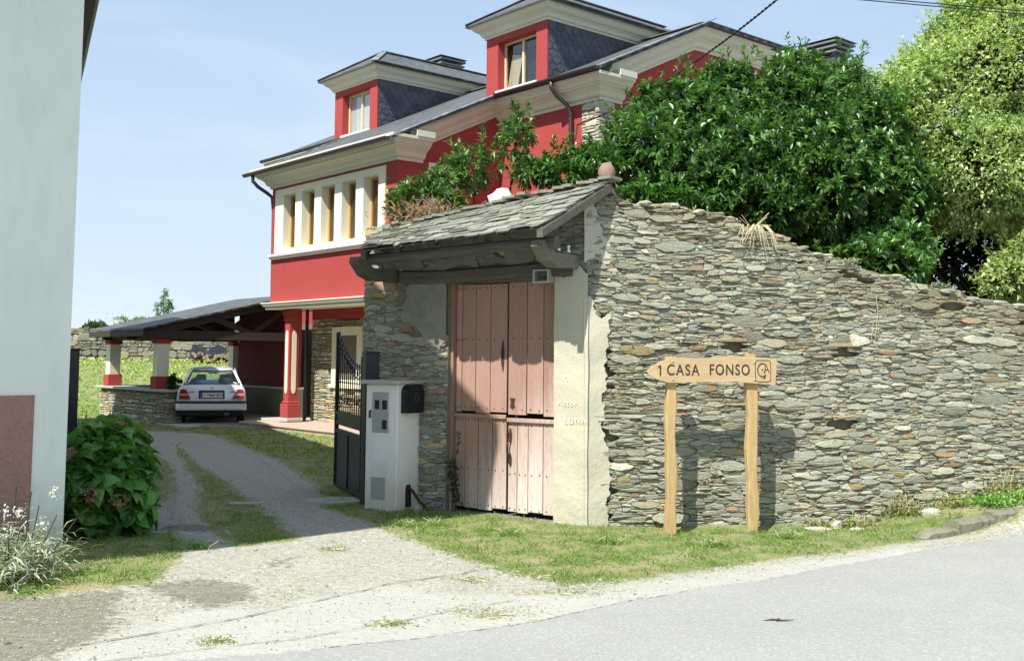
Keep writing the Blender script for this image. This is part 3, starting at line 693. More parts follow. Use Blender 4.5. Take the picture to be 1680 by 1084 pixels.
# lintel
mb = MB()
pts = [(DR-.22+t*(2.42-DR+.22), .03+.012*math.sin(t*7), DT+.075+.012*math.sin(t*5+1)) for t in [i/14. for i in range(15)]]
mb.loft([[(x, .055+y, z-.07), (x, .075+y, z-.03), (x, .07+y, z+.06), (x, .03+y, z+.085), (x, -.3, z+.085), (x, -.3, z-.07)] for x, y, z in pts])
M_LINT = wood('dark_old_lintel_wood', (.07, .064, .05), (.14, .13, .10), 0, .9)
mb.build('lintel', M_LINT, gate)
# roof: bilinear slope between ridge line and lip
BR, BL, LR, LL = Vector((-.22, -.12, 3.56)), Vector((3.0, -.12, 3.20)), Vector((.02, .90, 2.97)), Vector((2.42, .78, 2.87))
def rp(s, t): return (BR*(1-s)+BL*s)*(1-t)+(LR*(1-s)+LL*s)*t   # s 0 right..1 left, t 0 ridge..1 lip
mb = MB()
rows = 13
for r in range(rows-1, -1, -1):
    t1 = (r+1)/rows+.01; t0 = max(0, r/rows-.055); s = -.01+random.uniform(0, .02)
    while s < 1.0:
        w = random.uniform(.03, .10); se = min(s+w, 1.012); tt = t1+random.uniform(-.018, .022)
        if r == rows-1: tt += random.uniform(-.02, .03)
        a, b, c, d = rp(s+.002, t0), rp(se-.002, t0), rp(se-.002, tt+random.uniform(-.014, .014)), rp(s+.002, tt+random.uniform(-.014, .014))
        lift = Vector((0, .35, 1)).normalized(); th_ = random.uniform(.007, .014); up0 = .006; up1 = .022+random.uniform(-.004, .016)
        m1 = (c+d)/2+(c-b)*random.uniform(-.05, .12)
        top = [a+lift*(up0+th_), b+lift*(up0+th_), c+lift*(up1+th_), m1+lift*(up1+th_), d+lift*(up1+th_)]
        bot = [a+lift*up0, b+lift*up0, c+lift*up1, m1+lift*up1, d+lift*up1]
        g = random.uniform(.7, 1.3); col = (g, g*random.uniform(.96, 1.03), g*random.uniform(.88, 1.02))
        mb.add(top+bot, [(0, 1, 2, 3, 4), (9, 8, 7, 6, 5), (1, 0, 5, 6), (2, 1, 6, 7), (3, 2, 7, 8), (4, 3, 8, 9), (0, 4, 9, 5)], 0, col)
        s = se
for i in range(22):        # ridge slabs and earth
    s = (i+random.uniform(-.2, .2))/22; p = rp(s, 0); w = random.uniform(.09, .2)
    mb.box(p+Vector((0, -.02, .035)), (w, random.uniform(.18, .3), .03), rotz(random.uniform(-.3, .3)) @ Matrix.Rotation(random.uniform(-.15, .15), 3, 'X'), 0, (.8, .8, .72))
mb.build('slate_roof', M_SLATE, gate)
mb = MB()
b0 = [(.0, -.004, -.03)]
for s in (0.004, .2, .4, .6, .8, .99):     # rafters
    a, b = rp(s, .0), rp(s, .86 if .01 < s < .98 else .985); dz = Vector((0, 0, -.055))
    dv = Vector((.035, 0, 0)); mb.loft([[a-dv+dz*1.9, a+dv+dz*1.9, a+dv+dz*.2, a-dv+dz*.2], [b-dv+dz*1.7, b+dv+dz*1.7, b+dv+dz*.2, b-dv+dz*.2]])
q = [rp(0, .02), rp(1, .02), rp(1, .97), rp(0, .97)]
mb.add([p+Vector((0, 0, -.012)) for p in q]+[p+Vector((0, 0, .004)) for p in q], [(0, 1, 2, 3), (7, 6, 5, 4), (0, 4, 5, 1), (1, 5, 6, 2), (2, 6, 7, 3), (3, 7, 4, 0)])
mb.build('roof_boarding', M_LINT, gate)
mb = MB()
q = [(-.22, -.14, 3.54), (3.0, -.14, 3.18), (3.0, -.75, 3.0), (-.1, -.75, 3.25)]
mb.add([Vector(p) for p in q]+[Vector(p)-Vector((0, 0, .06)) for p in q], [(0, 1, 2, 3), (7, 6, 5, 4), (0, 4, 5, 1), (1, 5, 6, 2), (2, 6, 7, 3), (3, 7, 4, 0)])
mb.build('rear_slate_slope', M_SLATE, gate)
mb = MB()
mb.tube([(-.02+.0, .62, 2.86), (.8, .62, 2.85), (1.6, .60, 2.82), (2.52, .55, 2.80)], [.065, .06, .06, .065], 10)
mb.build('eave_log', M_LINT, gate)
for a, z in ((.14, 2.72), (2.55, 2.66)):
    mb = MB(); pr = [(-.3, -.07), (.45, -.09), (.62, -.04), (.76, .10), (.74, .16), (.60, .13), (.5, .05), (-.3, .07)]
    mb.prism(pr, (a-.07, 0, z), (0, 1, 0), (0, 0, 1), (.14, 0, 0)); mb.build('bracket', M_OLDWOOD if a < 1 else M_LINT, gate)
mb = MB()   # small open box under the right bracket
for p, q in (((.36, .05, 2.50), (.38, .16, 2.64)), ((.54, .05, 2.50), (.56, .16, 2.64)), ((.38, .05, 2.50), (.54, .16, 2.517)), ((.38, .05, 2.625), (.54, .16, 2.64))): mb.b2(p, q)
mb.build('lintel_box', M_GALV, gate)
# doors
def planks(mb, xs, z0, z1, y, tilt=0, low=0):
    for i in range(len(xs)-1):
        g = random.uniform(.88, 1.08); zb = z0+random.uniform(-.008, .02)+low*random.uniform(0, .03)
        mb.b2((xs[i]+.004, y-.03, zb), (xs[i+1]-.004, y+random.uniform(-.003, .004), z1+random.uniform(-.004, .004)), 0, (g, g*random.uniform(.96, 1.02), g*random.uniform(.95, 1.02)), .003)
def nails(mb, xs, z, y):
    for i in range(len(xs)-1):
        for k in (.22, .75):
            mb.sphere((xs[i]+(xs[i+1]-xs[i])*k, y+.004, z+random.uniform(-.006, .006)), .0075, 6, 1, (1, 1, 1))
MID = 1.02
sets = [('upper', [1.045, 1.27, 1.47, 1.66, 1.74], 1.09, DT-.02, -.10), ('lower', [1.04, 1.23, 1.42, 1.60, 1.74], .03, 1.06, -.095),
        ('upper', [.375, .57, .78, MID], 1.09, DT-.01, -.085), ('lower', [.375, .57, .76, .90, MID], .02, 1.03, -.09)]
leaf = []
for k, (nm, xs, z0, z1, y) in enumerate(sets):
    mb = MB(); xs = sorted(xs); planks(mb, xs, z0, z1, y, 0, nm == 'lower')
    nails(mb, xs, z1-.05, y); nails(mb, xs, z0+.06, y)
    nails(mb, xs, (z0+z1)/2+(.1 if nm == 'upper' else -.07), y)
    if nm == 'lower': mb.b2((xs[0], y+.004, z1-.02), (xs[-1], y+.03, z1+.025), 0, (.95, .92, .9), .004)
    mb.b2((xs[0]+.005, y-.05, z0+.02), (xs[-1]-.005, y-.032, z1-.02), 2)
    leaf.append(mb.build('door_leaf', [M_DOOR, M_IRONBR, M_DARK], gate))
mb = MB(); mb.b2((1.745, -.12, -.03), (DL+.0, -.05, DT), 0, (.85, .8, .8)); mb.b2((DR, -.14, DT-.012), (DL, -.06, DT+.02), 0, (.55, .5, .5)); mb.build('door_frame', M_DOOR, gate)
mb = MB(); mb.b2((DR, -.30, -.05), (DL, -.28, DT)); mb.build('backing', M_DARK, gate)
def plate(pts, a, z, y, par):
    mb = MB(); mb.prism([(a+p[0], z+p[1]) for p in pts], (0, y, 0), (1, 0, 0), (0, 0, 1), (0, .008, 0)); return mb.build('door_plate', M_IRONBR, par)
dia = [(-.005, -.17), (.02, -.07), (.022, .05), (.006, .17), (-.006, .17), (-.02, .05), (-.018, -.07)]
plate(dia, 1.10, 1.72, -.098, leaf[0])
plate([(-.03, -.05), (-.018, 0), (-.03, .05), (.03, .05), (.018, 0), (.03, -.05)], .955, 1.22, -.078, leaf[2])
plate([(p[0]*.9, p[1]*.5) for p in dia], .985, .86, -.085, leaf[3]); plate([(p[0]*.9, p[1]*.45) for p in dia], .985, .60, -.085, leaf[3])
mb = MB(); mb.tube([(.985, -.08, .82), (1.0, -.04, .77), (1.0, -.035, .69), (.985, -.08, .63)], .008, 7); mb.build('door_handle', M_IRONBR, leaf[3])
# insulators
for a, d in ((.10, .40), (.10, .20)):
    mb = MB(); mb.tube([(0, 0, 0), (0, 0, .02), (0, 0, .03), (0, 0, .055), (0, 0, .06), (0, 0, .075)], [.02, .022, .012, .014, .022, .015], 10)
    o = mb.build('porcelain_insulator', plain('white_porcelain', (.85, .85, .82), .25, .03), None, True); p = gw(a+.0, d, 2.80); place(o, p)
    tag(o, 'small white porcelain insulator on the gateway bracket, '+('the one nearer the bracket tip' if d > .3 else 'the one nearer the wall corner'), 'insulator', 'insulators on the right bracket')
# boulder and quartz on the ridge
mb = MB(); mb.sphere((0, 0, .06), (.092, .08, .115), 11, 0, (1, 1, 1), .07); o = mb.build('ridge_boulder', M_RROCK, None, True); place(o, gw(-.16, -.15, 3.60))
tag(o, 'rounded reddish boulder standing upright on the right end of the gateway roof ridge', 'boulder')
mb = MB(); mb.sphere((0, 0, .06), (.14, .08, .14), 9, 0, (1, 1, 1), .22); o = mb.build('quartz_rock', M_WROCK); place(o, gw(1.22, -.2, 3.42))
tag(o, 'lump of white quartz resting on the gateway roof ridge among the leaves', 'rock')

# ------------------------------------------------------------ meter cabinet + letterbox
cab = thing('meter_cabinet', 'whitewashed masonry meter cabinet with slab cap beside the black gate', 'cabinet', gw(2.17, .0, 0), GA)
mb = MB()
mb.b2((0, -.05, -.1), (.46, .41, 1.40), bev=.008); cb = mb.build('body', M_WHITE, cab)
mb = MB(); mb.b2((-.05, -.1, 1.40), (.51, .47, 1.445), bev=.006); mb.build('cap_slab', M_CONC, cab)
mb = MB(); mb.b2((.12, .405, .86), (.36, .422, 1.31), bev=.004); md = mb.build('meter_door', M_GALV, cab)
mb = MB()
for x, z in ((.285, 1.17), (.175, 1.17), (.175, .95)):
    mb = MB(); mb.b2((x-.032, .42, z-.05), (x+.032, .428, z+.05)); mb.build('meter_window', M_DARK, md)
mb = MB(); mb.tube([(.385, .415, 1.10), (.385, .43, 1.09), (.385, .43, 1.02)], .012, 8); mb.build('lock', M_BLACK, md)
mb = MB(); mb.b2((.16, .408, .12), (.36, .418, .36)); mb.build('vent_plate', M_GALV, cab)
mb = MB(); mb.prism([(-.05, 0), (.05, 0), (.05, .2), (.03, .25), (-.03, .25), (-.05, .2)], (.0-.003, .2, .03), (0, 1, 0), (0, 0, 1), (-.004, 0, 0)); mb.build('pipe_niche', M_DARK, cab)
mb = MB(); mb.tube([(.01, .2, .24), (-.06, .2, .22), (-.16, .17, .08), (-.25, .16, .01)], .018, 8); mb.build('pipe', M_IRONBR, cab, True)
lb = thing('letterbox', 'dark arched letterbox with raised emblem on the right side of the white cabinet', 'letterbox', gw(2.17, .2, 1.08), GA)
mb = MB(); arch = [(-.15, 0), (.15, 0), (.15, .24)]+[(.15*math.cos(R(t)), .24+.085*math.sin(R(t))) for t in range(15, 180, 15)]+[(-.15, .24)]
mb.prism(arch, (-.001, 0, 0), (0, 1, 0), (0, 0, 1), (-.09, 0, 0)); mb.build('body', M_BLACK, lb)
mb = MB(); mb.prism([(a*.82, b*.9+.014) for a, b in arch], (-.091, 0, 0), (0, 1, 0), (0, 0, 1), (-.008, 0, 0)); dr = mb.build('door', M_BLACK, lb)
mb = MB()
for k in range(10):
    w = k*math.pi/5; mb.sphere((-.102, .035*math.cos(w), .17+.035*math.sin(w)), (.006, .012, .012), 6)
mb.tube([(-.103, -.05, .17), (-.103, 0, .23), (-.103, .05, .17), (-.103, 0, .11), (-.103, -.05, .17)], .005, 6); mb.build('emblem', M_METAL, dr)
mb = MB(); mb.b2((-.103, -.1, .275), (-.099, .1, .29)); mb.build('slot', M_DARK, dr)

# ------------------------------------------------------------ black iron gate leaves and hinge post
def post_thing(x, y, h, lab):
    p = thing('gate_post', lab, 'gate post', (x, y, gzf(x, y)-.05), R(25)); mb = MB(); mb.b2((-.08, -.08, 0), (.08, .08, h), bev=.005); mb.build('shaft', M_BLACK, p)
    mb = MB(); mb.b2((-.09, -.09, h), (.09, .09, h+.02), bev=.004); mb.build('cap', M_BLACK, p)
post_thing(-1.66, 12.62, 1.80, 'square black steel gate post rising behind the white meter cabinet')
def gate_leaf(x0, y0, x1, y1, lab, flip=False):
    L = math.hypot(x1-x0, y1-y0); g = thing('iron_gate', lab, 'gate', (x0, y0, gzf(x0, y0)+.03), math.atan2(y1-y0, x1-x0)); 
    top = lambda x: 1.52+.50*(x/L)**2.2+.05*math.exp(-((x-.0)/.1)**2)   # low at the hinge, swept up to the free end
    mb = MB(); mb.b2((0, -.025, 0), (.05, .025, 1.68)); mb.b2((L-.05, -.025, 0), (L, .025, 2.0))
    for z in (0.0, .70, .80, .93): mb.b2((.05, -.02, z), (L-.05, .02, z+.045))
    mb.b2((L/2-.02, -.02, .045), (L/2+.02, .02, .70)); mb.build('frame', M_BLACK, g)
    mb = MB(); mb.b2((.05, -.006, .045), (L-.05, .006, .70)); mb.b2((.05, -.006, .845), (L-.05, .006, .93)); pn = mb.build('panel', M_BLACK, g)
    for c in (L*.27, L*.74):
        mb = MB()
        for k in range(4):
            w = k*math.pi/2; mb.sphere((c+.06*math.cos(w), -.012, .38+.08*math.sin(w)), (.03, .012, .04), 7)
        mb.sphere((c, -.014, .38), (.03, .016, .03), 8); mb.build('rosette', M_BLACK, pn)
    xs = np.linspace(.1, L-.1, 12)
    for x in xs:
        mb = MB(); mb.tube([(x, 0, .97), (x, 0, top(x)+.0)], .007, 6); mb.sphere((x, 0, 1.35), .014, 6)
        mb.sphere((x, 0, top(x)+.03), (.012, .012, .035), 6); mb.build('bar', M_BLACK, g)
    for dz, rr in ((0, .014), (-.12, .010)):
        mb = MB(); mb.tube([(x, 0, top(x)+dz) for x in np.linspace(.03, L-.03, 16)], rr, 6); mb.build('top_rail', M_BLACK, g)
    mb = MB()
    for i in range(9):
        x = .1+(L-.2)*(i+.5)/9; z = top(x)-.06; mb = MB()
        mb.tube([(x+.035*math.cos(w), 0, z+.04*math.sin(w)) for w in np.linspace(0, 5.6, 9)], .006, 5); mb.build('scroll', M_BLACK, g); mb = MB()
        mb.tube([(x+.04*math.cos(w), 0, 1.12+.045*math.sin(w)) for w in np.linspace(0, 5.6, 9)], .006, 5); mb.build('scroll', M_BLACK, g)
    return g
gate_leaf(-1.76, 12.75, -2.31, 14.2, 'black iron driveway gate leaf standing open beside the meter cabinet, with swept top and bars')
gate_leaf(-5.06, 12.3, -6.1, 14.6, 'black iron driveway gate leaf standing open against the pale building, seen nearly edge-on')
post_thing(-4.98, 12.1, 1.80, 'square black steel gate post against the side of the pale building')

# ------------------------------------------------------------ wooden sign
sx, sy = 1.62, 10.88
sg = thing('wooden_sign', 'rustic wooden arrow signboard on two posts reading 1 CASA FONSO, pointing left', 'sign', (sx, sy, gzf(sx, sy)), R(12))
def wpost(x, seed, w0, top):
    random.seed(seed); mb = MB(); rings = []
    for i in range(13):
        z = -.12+(top+.12)*i/12; c = x+.008*math.sin(i*1.1+seed); w = w0+.007*math.sin(i*1.7+seed*2); d = .035
        rings.append([(c-w, -d+.006, z), (c-w+.01, -d, z), (c+w-.01, -d, z), (c+w, -d+.006, z), (c+w+.006*math.sin(i*2.3), d, z), (c-w, d, z)])
    mb.loft(rings); return mb.build('post', M_SIGN, sg)
wpost(0, 3, .052, 1.80); wpost(.88, 5, .056, 1.83)
random.seed(21)
mb = MB()
outl = [(-.275, -.015), (-.20, .04), (-.12, .085), (-.02, .118), (.1, .125), (.25, .12), (.45, .128), (.62, .14), (.85, .142), (1.12, .122), (1.135, .118), (1.128, .0), (1.115, -.150), (1.0, -.142), (.85, -.128), (.6, -.112), (.35, -.118), (.1, -.128), (-.05, -.128), (-.17, -.095), (-.26, -.045)]
mb.prism([(a, b+1.66) for a, b in outl], (0, -.075, 0), (1, 0, 0), (0, 0, 1), (0, .038, 0)); bd = mb.build('board', M_SIGNB, sg)
M_CARV = plain('dark_carved_letter', (.045, .04, .035), .8, .2)
mb = MB(); mb.tube([(-.16, -.076, 1.69), (-.135, -.076, 1.706), (-.135, -.076, 1.603)], .008, 5); mb.build('lettering', M_CARV, bd)
text_mesh('lettering', 'CASA', .155, M_CARV, bd, .0012, .0022, (-.068, -.0762, 1.655), space=1.22).scale = (.80, 1, 1)
text_mesh('lettering', 'FONSO', .155, M_CARV, bd, .0012, .0022, (.388, -.0762, 1.66), space=1.18).scale = (.78, 1, 1)
mb = MB(); rr = .03; x0_, x1_, z0_, z1_ = .895, 1.065, 1.545, 1.765
pts = []
for cx, cz, a0 in ((x1_-rr, z1_-rr, 0), (x0_+rr, z1_-rr, 90), (x0_+rr, z0_+rr, 180), (x1_-rr, z0_+rr, 270)):
    pts += [(cx+rr*math.cos(R(a0+k*30)), -.076, cz+rr*math.sin(R(a0+k*30))) for k in range(4)]
mb.tube(pts+[pts[0]], .0035, 5)
mb.tube([(.972+.052*math.cos(R(a)), -.076, 1.665+.068*math.sin(R(a))) for a in range(55, 320, 20)]+[(1.005, -.076, 1.605), (.985, -.076, 1.575)], .0055, 5)
mb.tube([(.995, -.076, 1.635), (1.012, -.076, 1.725), (1.048, -.076, 1.64)], .0055, 5); mb.tube([(1.0, -.076, 1.665), (1.035, -.076, 1.668)], .0045, 5); mb.sphere((.972, -.076, 1.668), .008, 6)
mb.build('emblem', M_CARV, bd)
for x in (0.0, .885):
    for z in (1.565, 1.745):
        mb = MB(); mb.sphere((x, -.077, z), (.013, .007, .013), 8); mb.build('bolt', M_GALV, bd)
# ------------------------------------------------------------ red house (local x along the facade towards us, y into the house)
HO = (-6.0, 26.4); HA = math.atan2(-.76, .65)
HX = Vector((math.cos(HA), math.sin(HA), 0)); HY = Vector((-math.sin(HA), math.cos(HA), 0))
house = thing('red_house', 'large red rendered house with slate roof, cream cornices and a row of five narrow windows', 'house', (*HO, 0), HA)
RZ = lambda v: 6.45+.475*v
WU, ML, MR, MV = 5.5, -4.7, 8.7, 2.8
mb = MB()   # upper wing shell
wall_holes(mb, 0, WU, 3.02, 5.95, 0, .3, [(.23, 5.04, 4.22, 5.78)])
for u in (0, WU-.25):
    mb.prism([(.3, 3.02), (MV, 3.02), (MV, RZ(MV)-.3), (.3, RZ(.3)-.3)], (u, 0, 0), (0, 1, 0), (0, 0, 1), (.25, 0, 0))
mb.prism([(MV, 0), (14, 0), (14, 8.8), (5.8, 8.8), (MV, RZ(MV)-.35)], (ML, 0, 0), (0, 1, 0), (0, 0, 1), (MR-ML, 0, 0))
mb.b2((.35, 1.0, 2.62), (WU, 1.25, 2.9)); 
mb.build('wall', M_RED, house)
mb = MB()   # ground-floor stone under the wing, window hole left by skip
gsk2 = lambda x, z: 1.35 < x < 2.75 and 1.05 < z < 2.42
mb.b2((.37, 1.03, 0), (WU, 1.3, 2.6), 1)
rubble(mb, .35, WU, 0, lambda x: 2.62, 1.02, -1, hmin=.05, hmax=.14, dep=.025, pal=PALH, rust=.05, skip=gsk2, big=.03, small=True)
rubble(mb, .0, 1.8, 0, lambda x: 2.62, 1.02, -1, hmin=.06, hmax=.16, dep=.02, pal=PALH, big=0, small=True, tf=lambda q: (q[1]-.66, q[0]+1.0, q[2]))
mb.b2((-4.5, MV-.12, 0), (.3, MV-.04, 2.62), 1)
mb.build('stone_base', [M_STONEH, M_MORTAR], house)
mb = MB()   # corner pillar of bare stone
mb.b2((8.22, 2.77, 4.2), (8.71, 3.14, 7.22), 1)
rubble(mb, 8.2, 8.73, 4.2, lambda x: 7.25, MV-.03, -1, hmin=.06, hmax=.17, dep=.02, pal=[(.5, .49, .42), (.42, .42, .38), (.56, .54, .46)], rust=.03, big=.06, small=True)
rubble(mb, MV-.04, 3.15, 4.2, lambda x: 7.25, 0, 1, hmin=.06, hmax=.17, dep=.02, pal=[(.5, .49, .42), (.42, .42, .38)], rust=.03, big=.06, small=True, tf=lambda q: (8.71+q[1], q[0], q[2]))
mb.build('stone_pillar', [M_STONEH, M_MORTAR], house)

# cornices
PROF = [(0, 0), (.05, 0), (.05, .07), (.09, .07), (.12, .10), (.15, .17), (.22, .235), (.29, .265), (.29, .295), (.32, .30), (.36, .36), (.41, .40), (.43, .405), (.43, .47), (0, .47)]
def sc(k): return [(a*k, b*k) for a, b in PROF]
F_, Rg = Vector((0, -1, 0)), Vector((1, 0, 0)); Lf = Vector((-1, 0, 0))
z0 = 5.86
mb = MB(); mb.sweep([(-.0, 1.0, z0), (0, 0, z0), (WU, 0, z0), (WU, .62, z0)], [Lf, F_+Lf, F_+Rg, Rg], PROF)
mb.build('cornice', M_CORN, house); mb = MB()
mb.sweep([(WU, .12, RZ(.12)-.53), (WU, MV, RZ(MV)-.53)], [Rg*.7, Rg*.7], PROF)
mb.build('cornice', M_CORN, house)
z1 = RZ(2.35)-.04-.50
mb = MB(); mb.sweep([(WU+.02, MV, z1), (MR, MV, z1), (MR, MV+.62, z1)], [F_, F_+Rg, Rg], PROF)
mb.build('cornice', M_CORN, house); mb = MB()
mb.sweep([(ML, MV+2, z1), (ML, MV, z1), (.1, MV, z1)], [Lf, F_+Lf, F_], PROF)
mb.build('cornice', M_CORN, house); mb = MB()
mb.sweep([(MR, MV+.0, RZ(MV+.0)-.54), (MR, 5.8, RZ(5.8)-.54), (MR, 14, RZ(5.8)-.54)], [Rg*.8, Rg*.8, Rg*.8], PROF)
mb.build('cornice', M_CORN, house)
mb = MB()    # block ends at the cornice returns
mb.b2((WU-.1, .18, z0+.471), (WU+.45, .64, z0+.60)); mb.build('cornice_block', M_CORN, house); mb = MB(); mb.b2((MR-.1, MV+.15, z1+.471), (MR+.45, MV+.64, z1+.60)); mb.build('cornice_block', M_CORN, house)
mb = MB()    # moulded band under the wing and porch soffit
P2 = [(0, 0), (.04, -.17), (.08, -.17), (.08, -.12), (.14, -.08), (.14, -.04), (.17, -.03), (.17, 0)]
mb.sweep([(0, 2.7, 3.02), (0, 0, 3.02), (WU, 0, 3.02), (WU, 2.7, 3.02)], [Lf, F_+Lf, F_+Rg, Rg], [(a-.0, b) for a, b in P2])
mb.build('band_moulding', M_CORN, house)
mb = MB(); mb.b2((.01, .01, 2.88), (WU-.01, 2.7, 3.01)); mb.build('porch_soffit', M_CREAM, house)

# roof
mb = MB()
def slab(mb, u0, u1, v0, v1, t=.05, f=RZ):
    q = [(u0, v0, f(v0)), (u1, v0, f(v0)), (u1, v1, f(v1)), (u0, v1, f(v1))]
    mb.add(q+[(a, b, c-t) for a, b, c in q], [(0, 1, 2, 3), (7, 6, 5, 4), (0, 4, 5, 1), (1, 5, 6, 2), (2, 6, 7, 3), (3, 7, 4, 0)])
slab(mb, -.5, WU+.42, -.47, 2.36); slab(mb, ML-.45, MR+.45, 2.36, 5.8)
q = [(ML-.45, 5.8, RZ(5.8)), (MR+.45, 5.8, RZ(5.8)), (MR+.45, 14.3, RZ(5.8)-.02), (ML-.45, 14.3, RZ(5.8)-.02)]
mb.add(q+[(a, b, c-.06) for a, b, c in q], [(0, 1, 2, 3), (7, 6, 5, 4), (0, 4, 5, 1), (1, 5, 6, 2), (2, 6, 7, 3), (3, 7, 4, 0)])
roof = mb.build('roof', M_ROOF, house)
sl = math.atan(.475); RX = Matrix.Rotation(sl, 3, 'X')
mb = MB()
for ue, va, vb in ((WU+.42, -.47, 2.3), (MR+.45, 2.4, 5.8), (-.5, -.47, 2.3)):
    mb = MB(); v = va
    while v < vb:
        g = random.uniform(.7, 1.4); mb.box((ue-.1, v+.13, RZ(v+.13)+.018), (.24, .28, .016), RX @ Matrix.Rotation(random.uniform(-.02, .02)+.03, 3, 'X'), 0, (g, g, g)); v += .26
    mb.build('verge_tiles', M_TILE, roof)
mb = MB()
u = ML
while u < MR+.12:
    g = random.uniform(.7, 1.4); mb.box((u+.14, 5.78, RZ(5.8)+.02), (.30, .26, .016), Matrix.Rotation(.2, 3, 'X'), 0, (g, g, g)); u += .28
mb.build('ridge_tiles', M_TILE, roof); mb = MB()
v = 5.9
while v < 14:
    g = random.uniform(.7, 1.3); mb.box((MR+.33, v, RZ(5.8)+.012), (.26, .28, .016), None, 0, (g, g, g)); v += .27
mb.build('verge_tiles', M_TILE, roof)
def gutter(u0, u1, v, z):
    mb = MB(); pr = [(.075*math.cos(R(a)), .075*math.sin(R(a))) for a in range(180, 361, 20)]+[(.066*math.cos(R(a)), .066*math.sin(R(a))) for a in range(360, 179, -20)]
    mb.loft([[(u_, v+a, z+b) for a, b in pr] for u_ in (u0, u1)], closed=True)
    for u_ in (u0, u1): mb.add([(u_, v+.072*math.cos(R(a)), z+.072*math.sin(R(a))) for a in range(180, 361, 20)], [list(range(10))])
    return mb.build('gutter', M_METAL, house)
g1 = gutter(-.5, WU+.38, -.53, RZ(-.47)-.0); g2 = gutter(WU+.4, MR+.42, 2.30, RZ(2.36)); g3 = gutter(ML-.45, -.55, 2.30, RZ(2.36))
def pipe(pts, r=.045, mt=None):
    mb = MB(); mb.tube(pts, r, 10); return mb.build('downpipe', mt or M_METAL, house, True)
pipe([(7.75, 2.30, RZ(2.36)-.05), (7.75, 2.31, RZ(2.36)-.2), (7.78, 2.45, RZ(2.36)-.36), (7.88, 2.62, RZ(2.36)-.52), (7.92, 2.70, RZ(2.36)-.66), (7.92, 2.72, 6.4), (7.92, 2.72, 0)])
pipe([(-.12, -.50, RZ(-.47)-.05), (-.12, -.49, RZ(-.47)-.2), (-.1, -.36, RZ(-.47)-.33), (-.08, -.12, RZ(-.47)-.46), (-.06, .02, RZ(-.47)-.56), (-.05, .06, 5.3), (-.05, .08, 3.05)])
pipe([(.27, .90, 2.95), (.27, .90, .3), (.27, .86, .0)])
# strip of five windows
mb = MB()
hs = [(.62+.9*k, 1.21+.9*k, 4.32, 5.64) for k in range(5)]
wall_holes(mb, .2, 5.07, 4.20, 5.80, -.03, .26, hs)
sur = mb.build('window_surround', M_CREAM, house)
mb = MB(); mb.sweep([(.05, 0, 4.08), (5.22, 0, 4.08)], [F_, F_], [(0, 0), (.06, 0), (.08, .04), (.13, .07), (.13, .12), (.03, .13), (0, .13)]); mb.build('window_sill', M_WHITE, house)
def window(x0, x1, z0, z1, y, par, frame=M_FRAME, cur=False, lean=False, mull=True, off=(0, 0, 0), rot=0):
    f = MB(); t = .05
    for p, q in (((x0, y, z0), (x0+t, y+.06, z1)), ((x1-t, y, z0), (x1, y+.06, z1)), ((x0+t, y, z0), (x1-t, y+.06, z0+t)), ((x0+t, y, z1-t), (x1-t, y+.06, z1))): f.b2(p, q)
    if mull: xm = (x0+x1)/2; f.b2((xm-.03, y-.01, z0+t), (xm+.03, y+.05, z1-t))
    w = f.build('window', frame, par); g = MB(); g.b2((x0+t, y+.025, z0+t), (x1-t, y+.033, z1-t)); g.build('pane', M_GLASS, w)
    if cur:
        c = MB(); n = 14
        pts = [(x0+t+(x1-x0-2*t)*i/n, y+.05+.008*(-1)**i) for i in range(n+1)]
        c.loft([[(a, b, zz) for a, b in pts] for zz in (z0+t, z1-t)], closed=False, caps=False); c.build('curtain', M_CURT, w)
    k = MB(); k.b2((x0, y+.14, z0), (x1, y+.15, z1)); k.build('dark_room', M_DARK, w)
    if lean:
        c = MB(); c.box((x0+.3, y+.07, z0+.45), (.36, .02, .8), Matrix.Rotation(.22, 3, 'Y')); c.build('inner_shutter', M_FRAMEL, w)
    return w
for h in hs: window(h[0], h[1], h[2], h[3], .17, house, mull=False)
# ground-floor window
mb = MB(); wall_holes(mb, 1.38, 2.72, 1.02, 2.42, .96, 1.2, [(1.60, 2.50, 1.16, 2.22)]); mb.b2((1.30, .92, .96), (2.80, 1.2, 1.045)); mb.build('window_surround', M_CREAM, house)
window(1.60, 2.50, 1.16, 2.22, 1.12, house, cur=True)
# side window of the wing
ws = MB(); wall_holes(ws, .79, 1.6, 4.3, 5.9, -.03, .1, [(.98, 1.42, 4.5, 5.72)]); wso = ws.build('window_surround', M_CREAM, house)
wso.rotation_euler = (0, 0, R(90)); wso.location = (WU, 0, 0)
w_ = window(.98, 1.42, 4.5, 5.72, .05, house, mull=False); w_.rotation_euler = (0, 0, R(90)); w_.location = (WU, 0, 0)
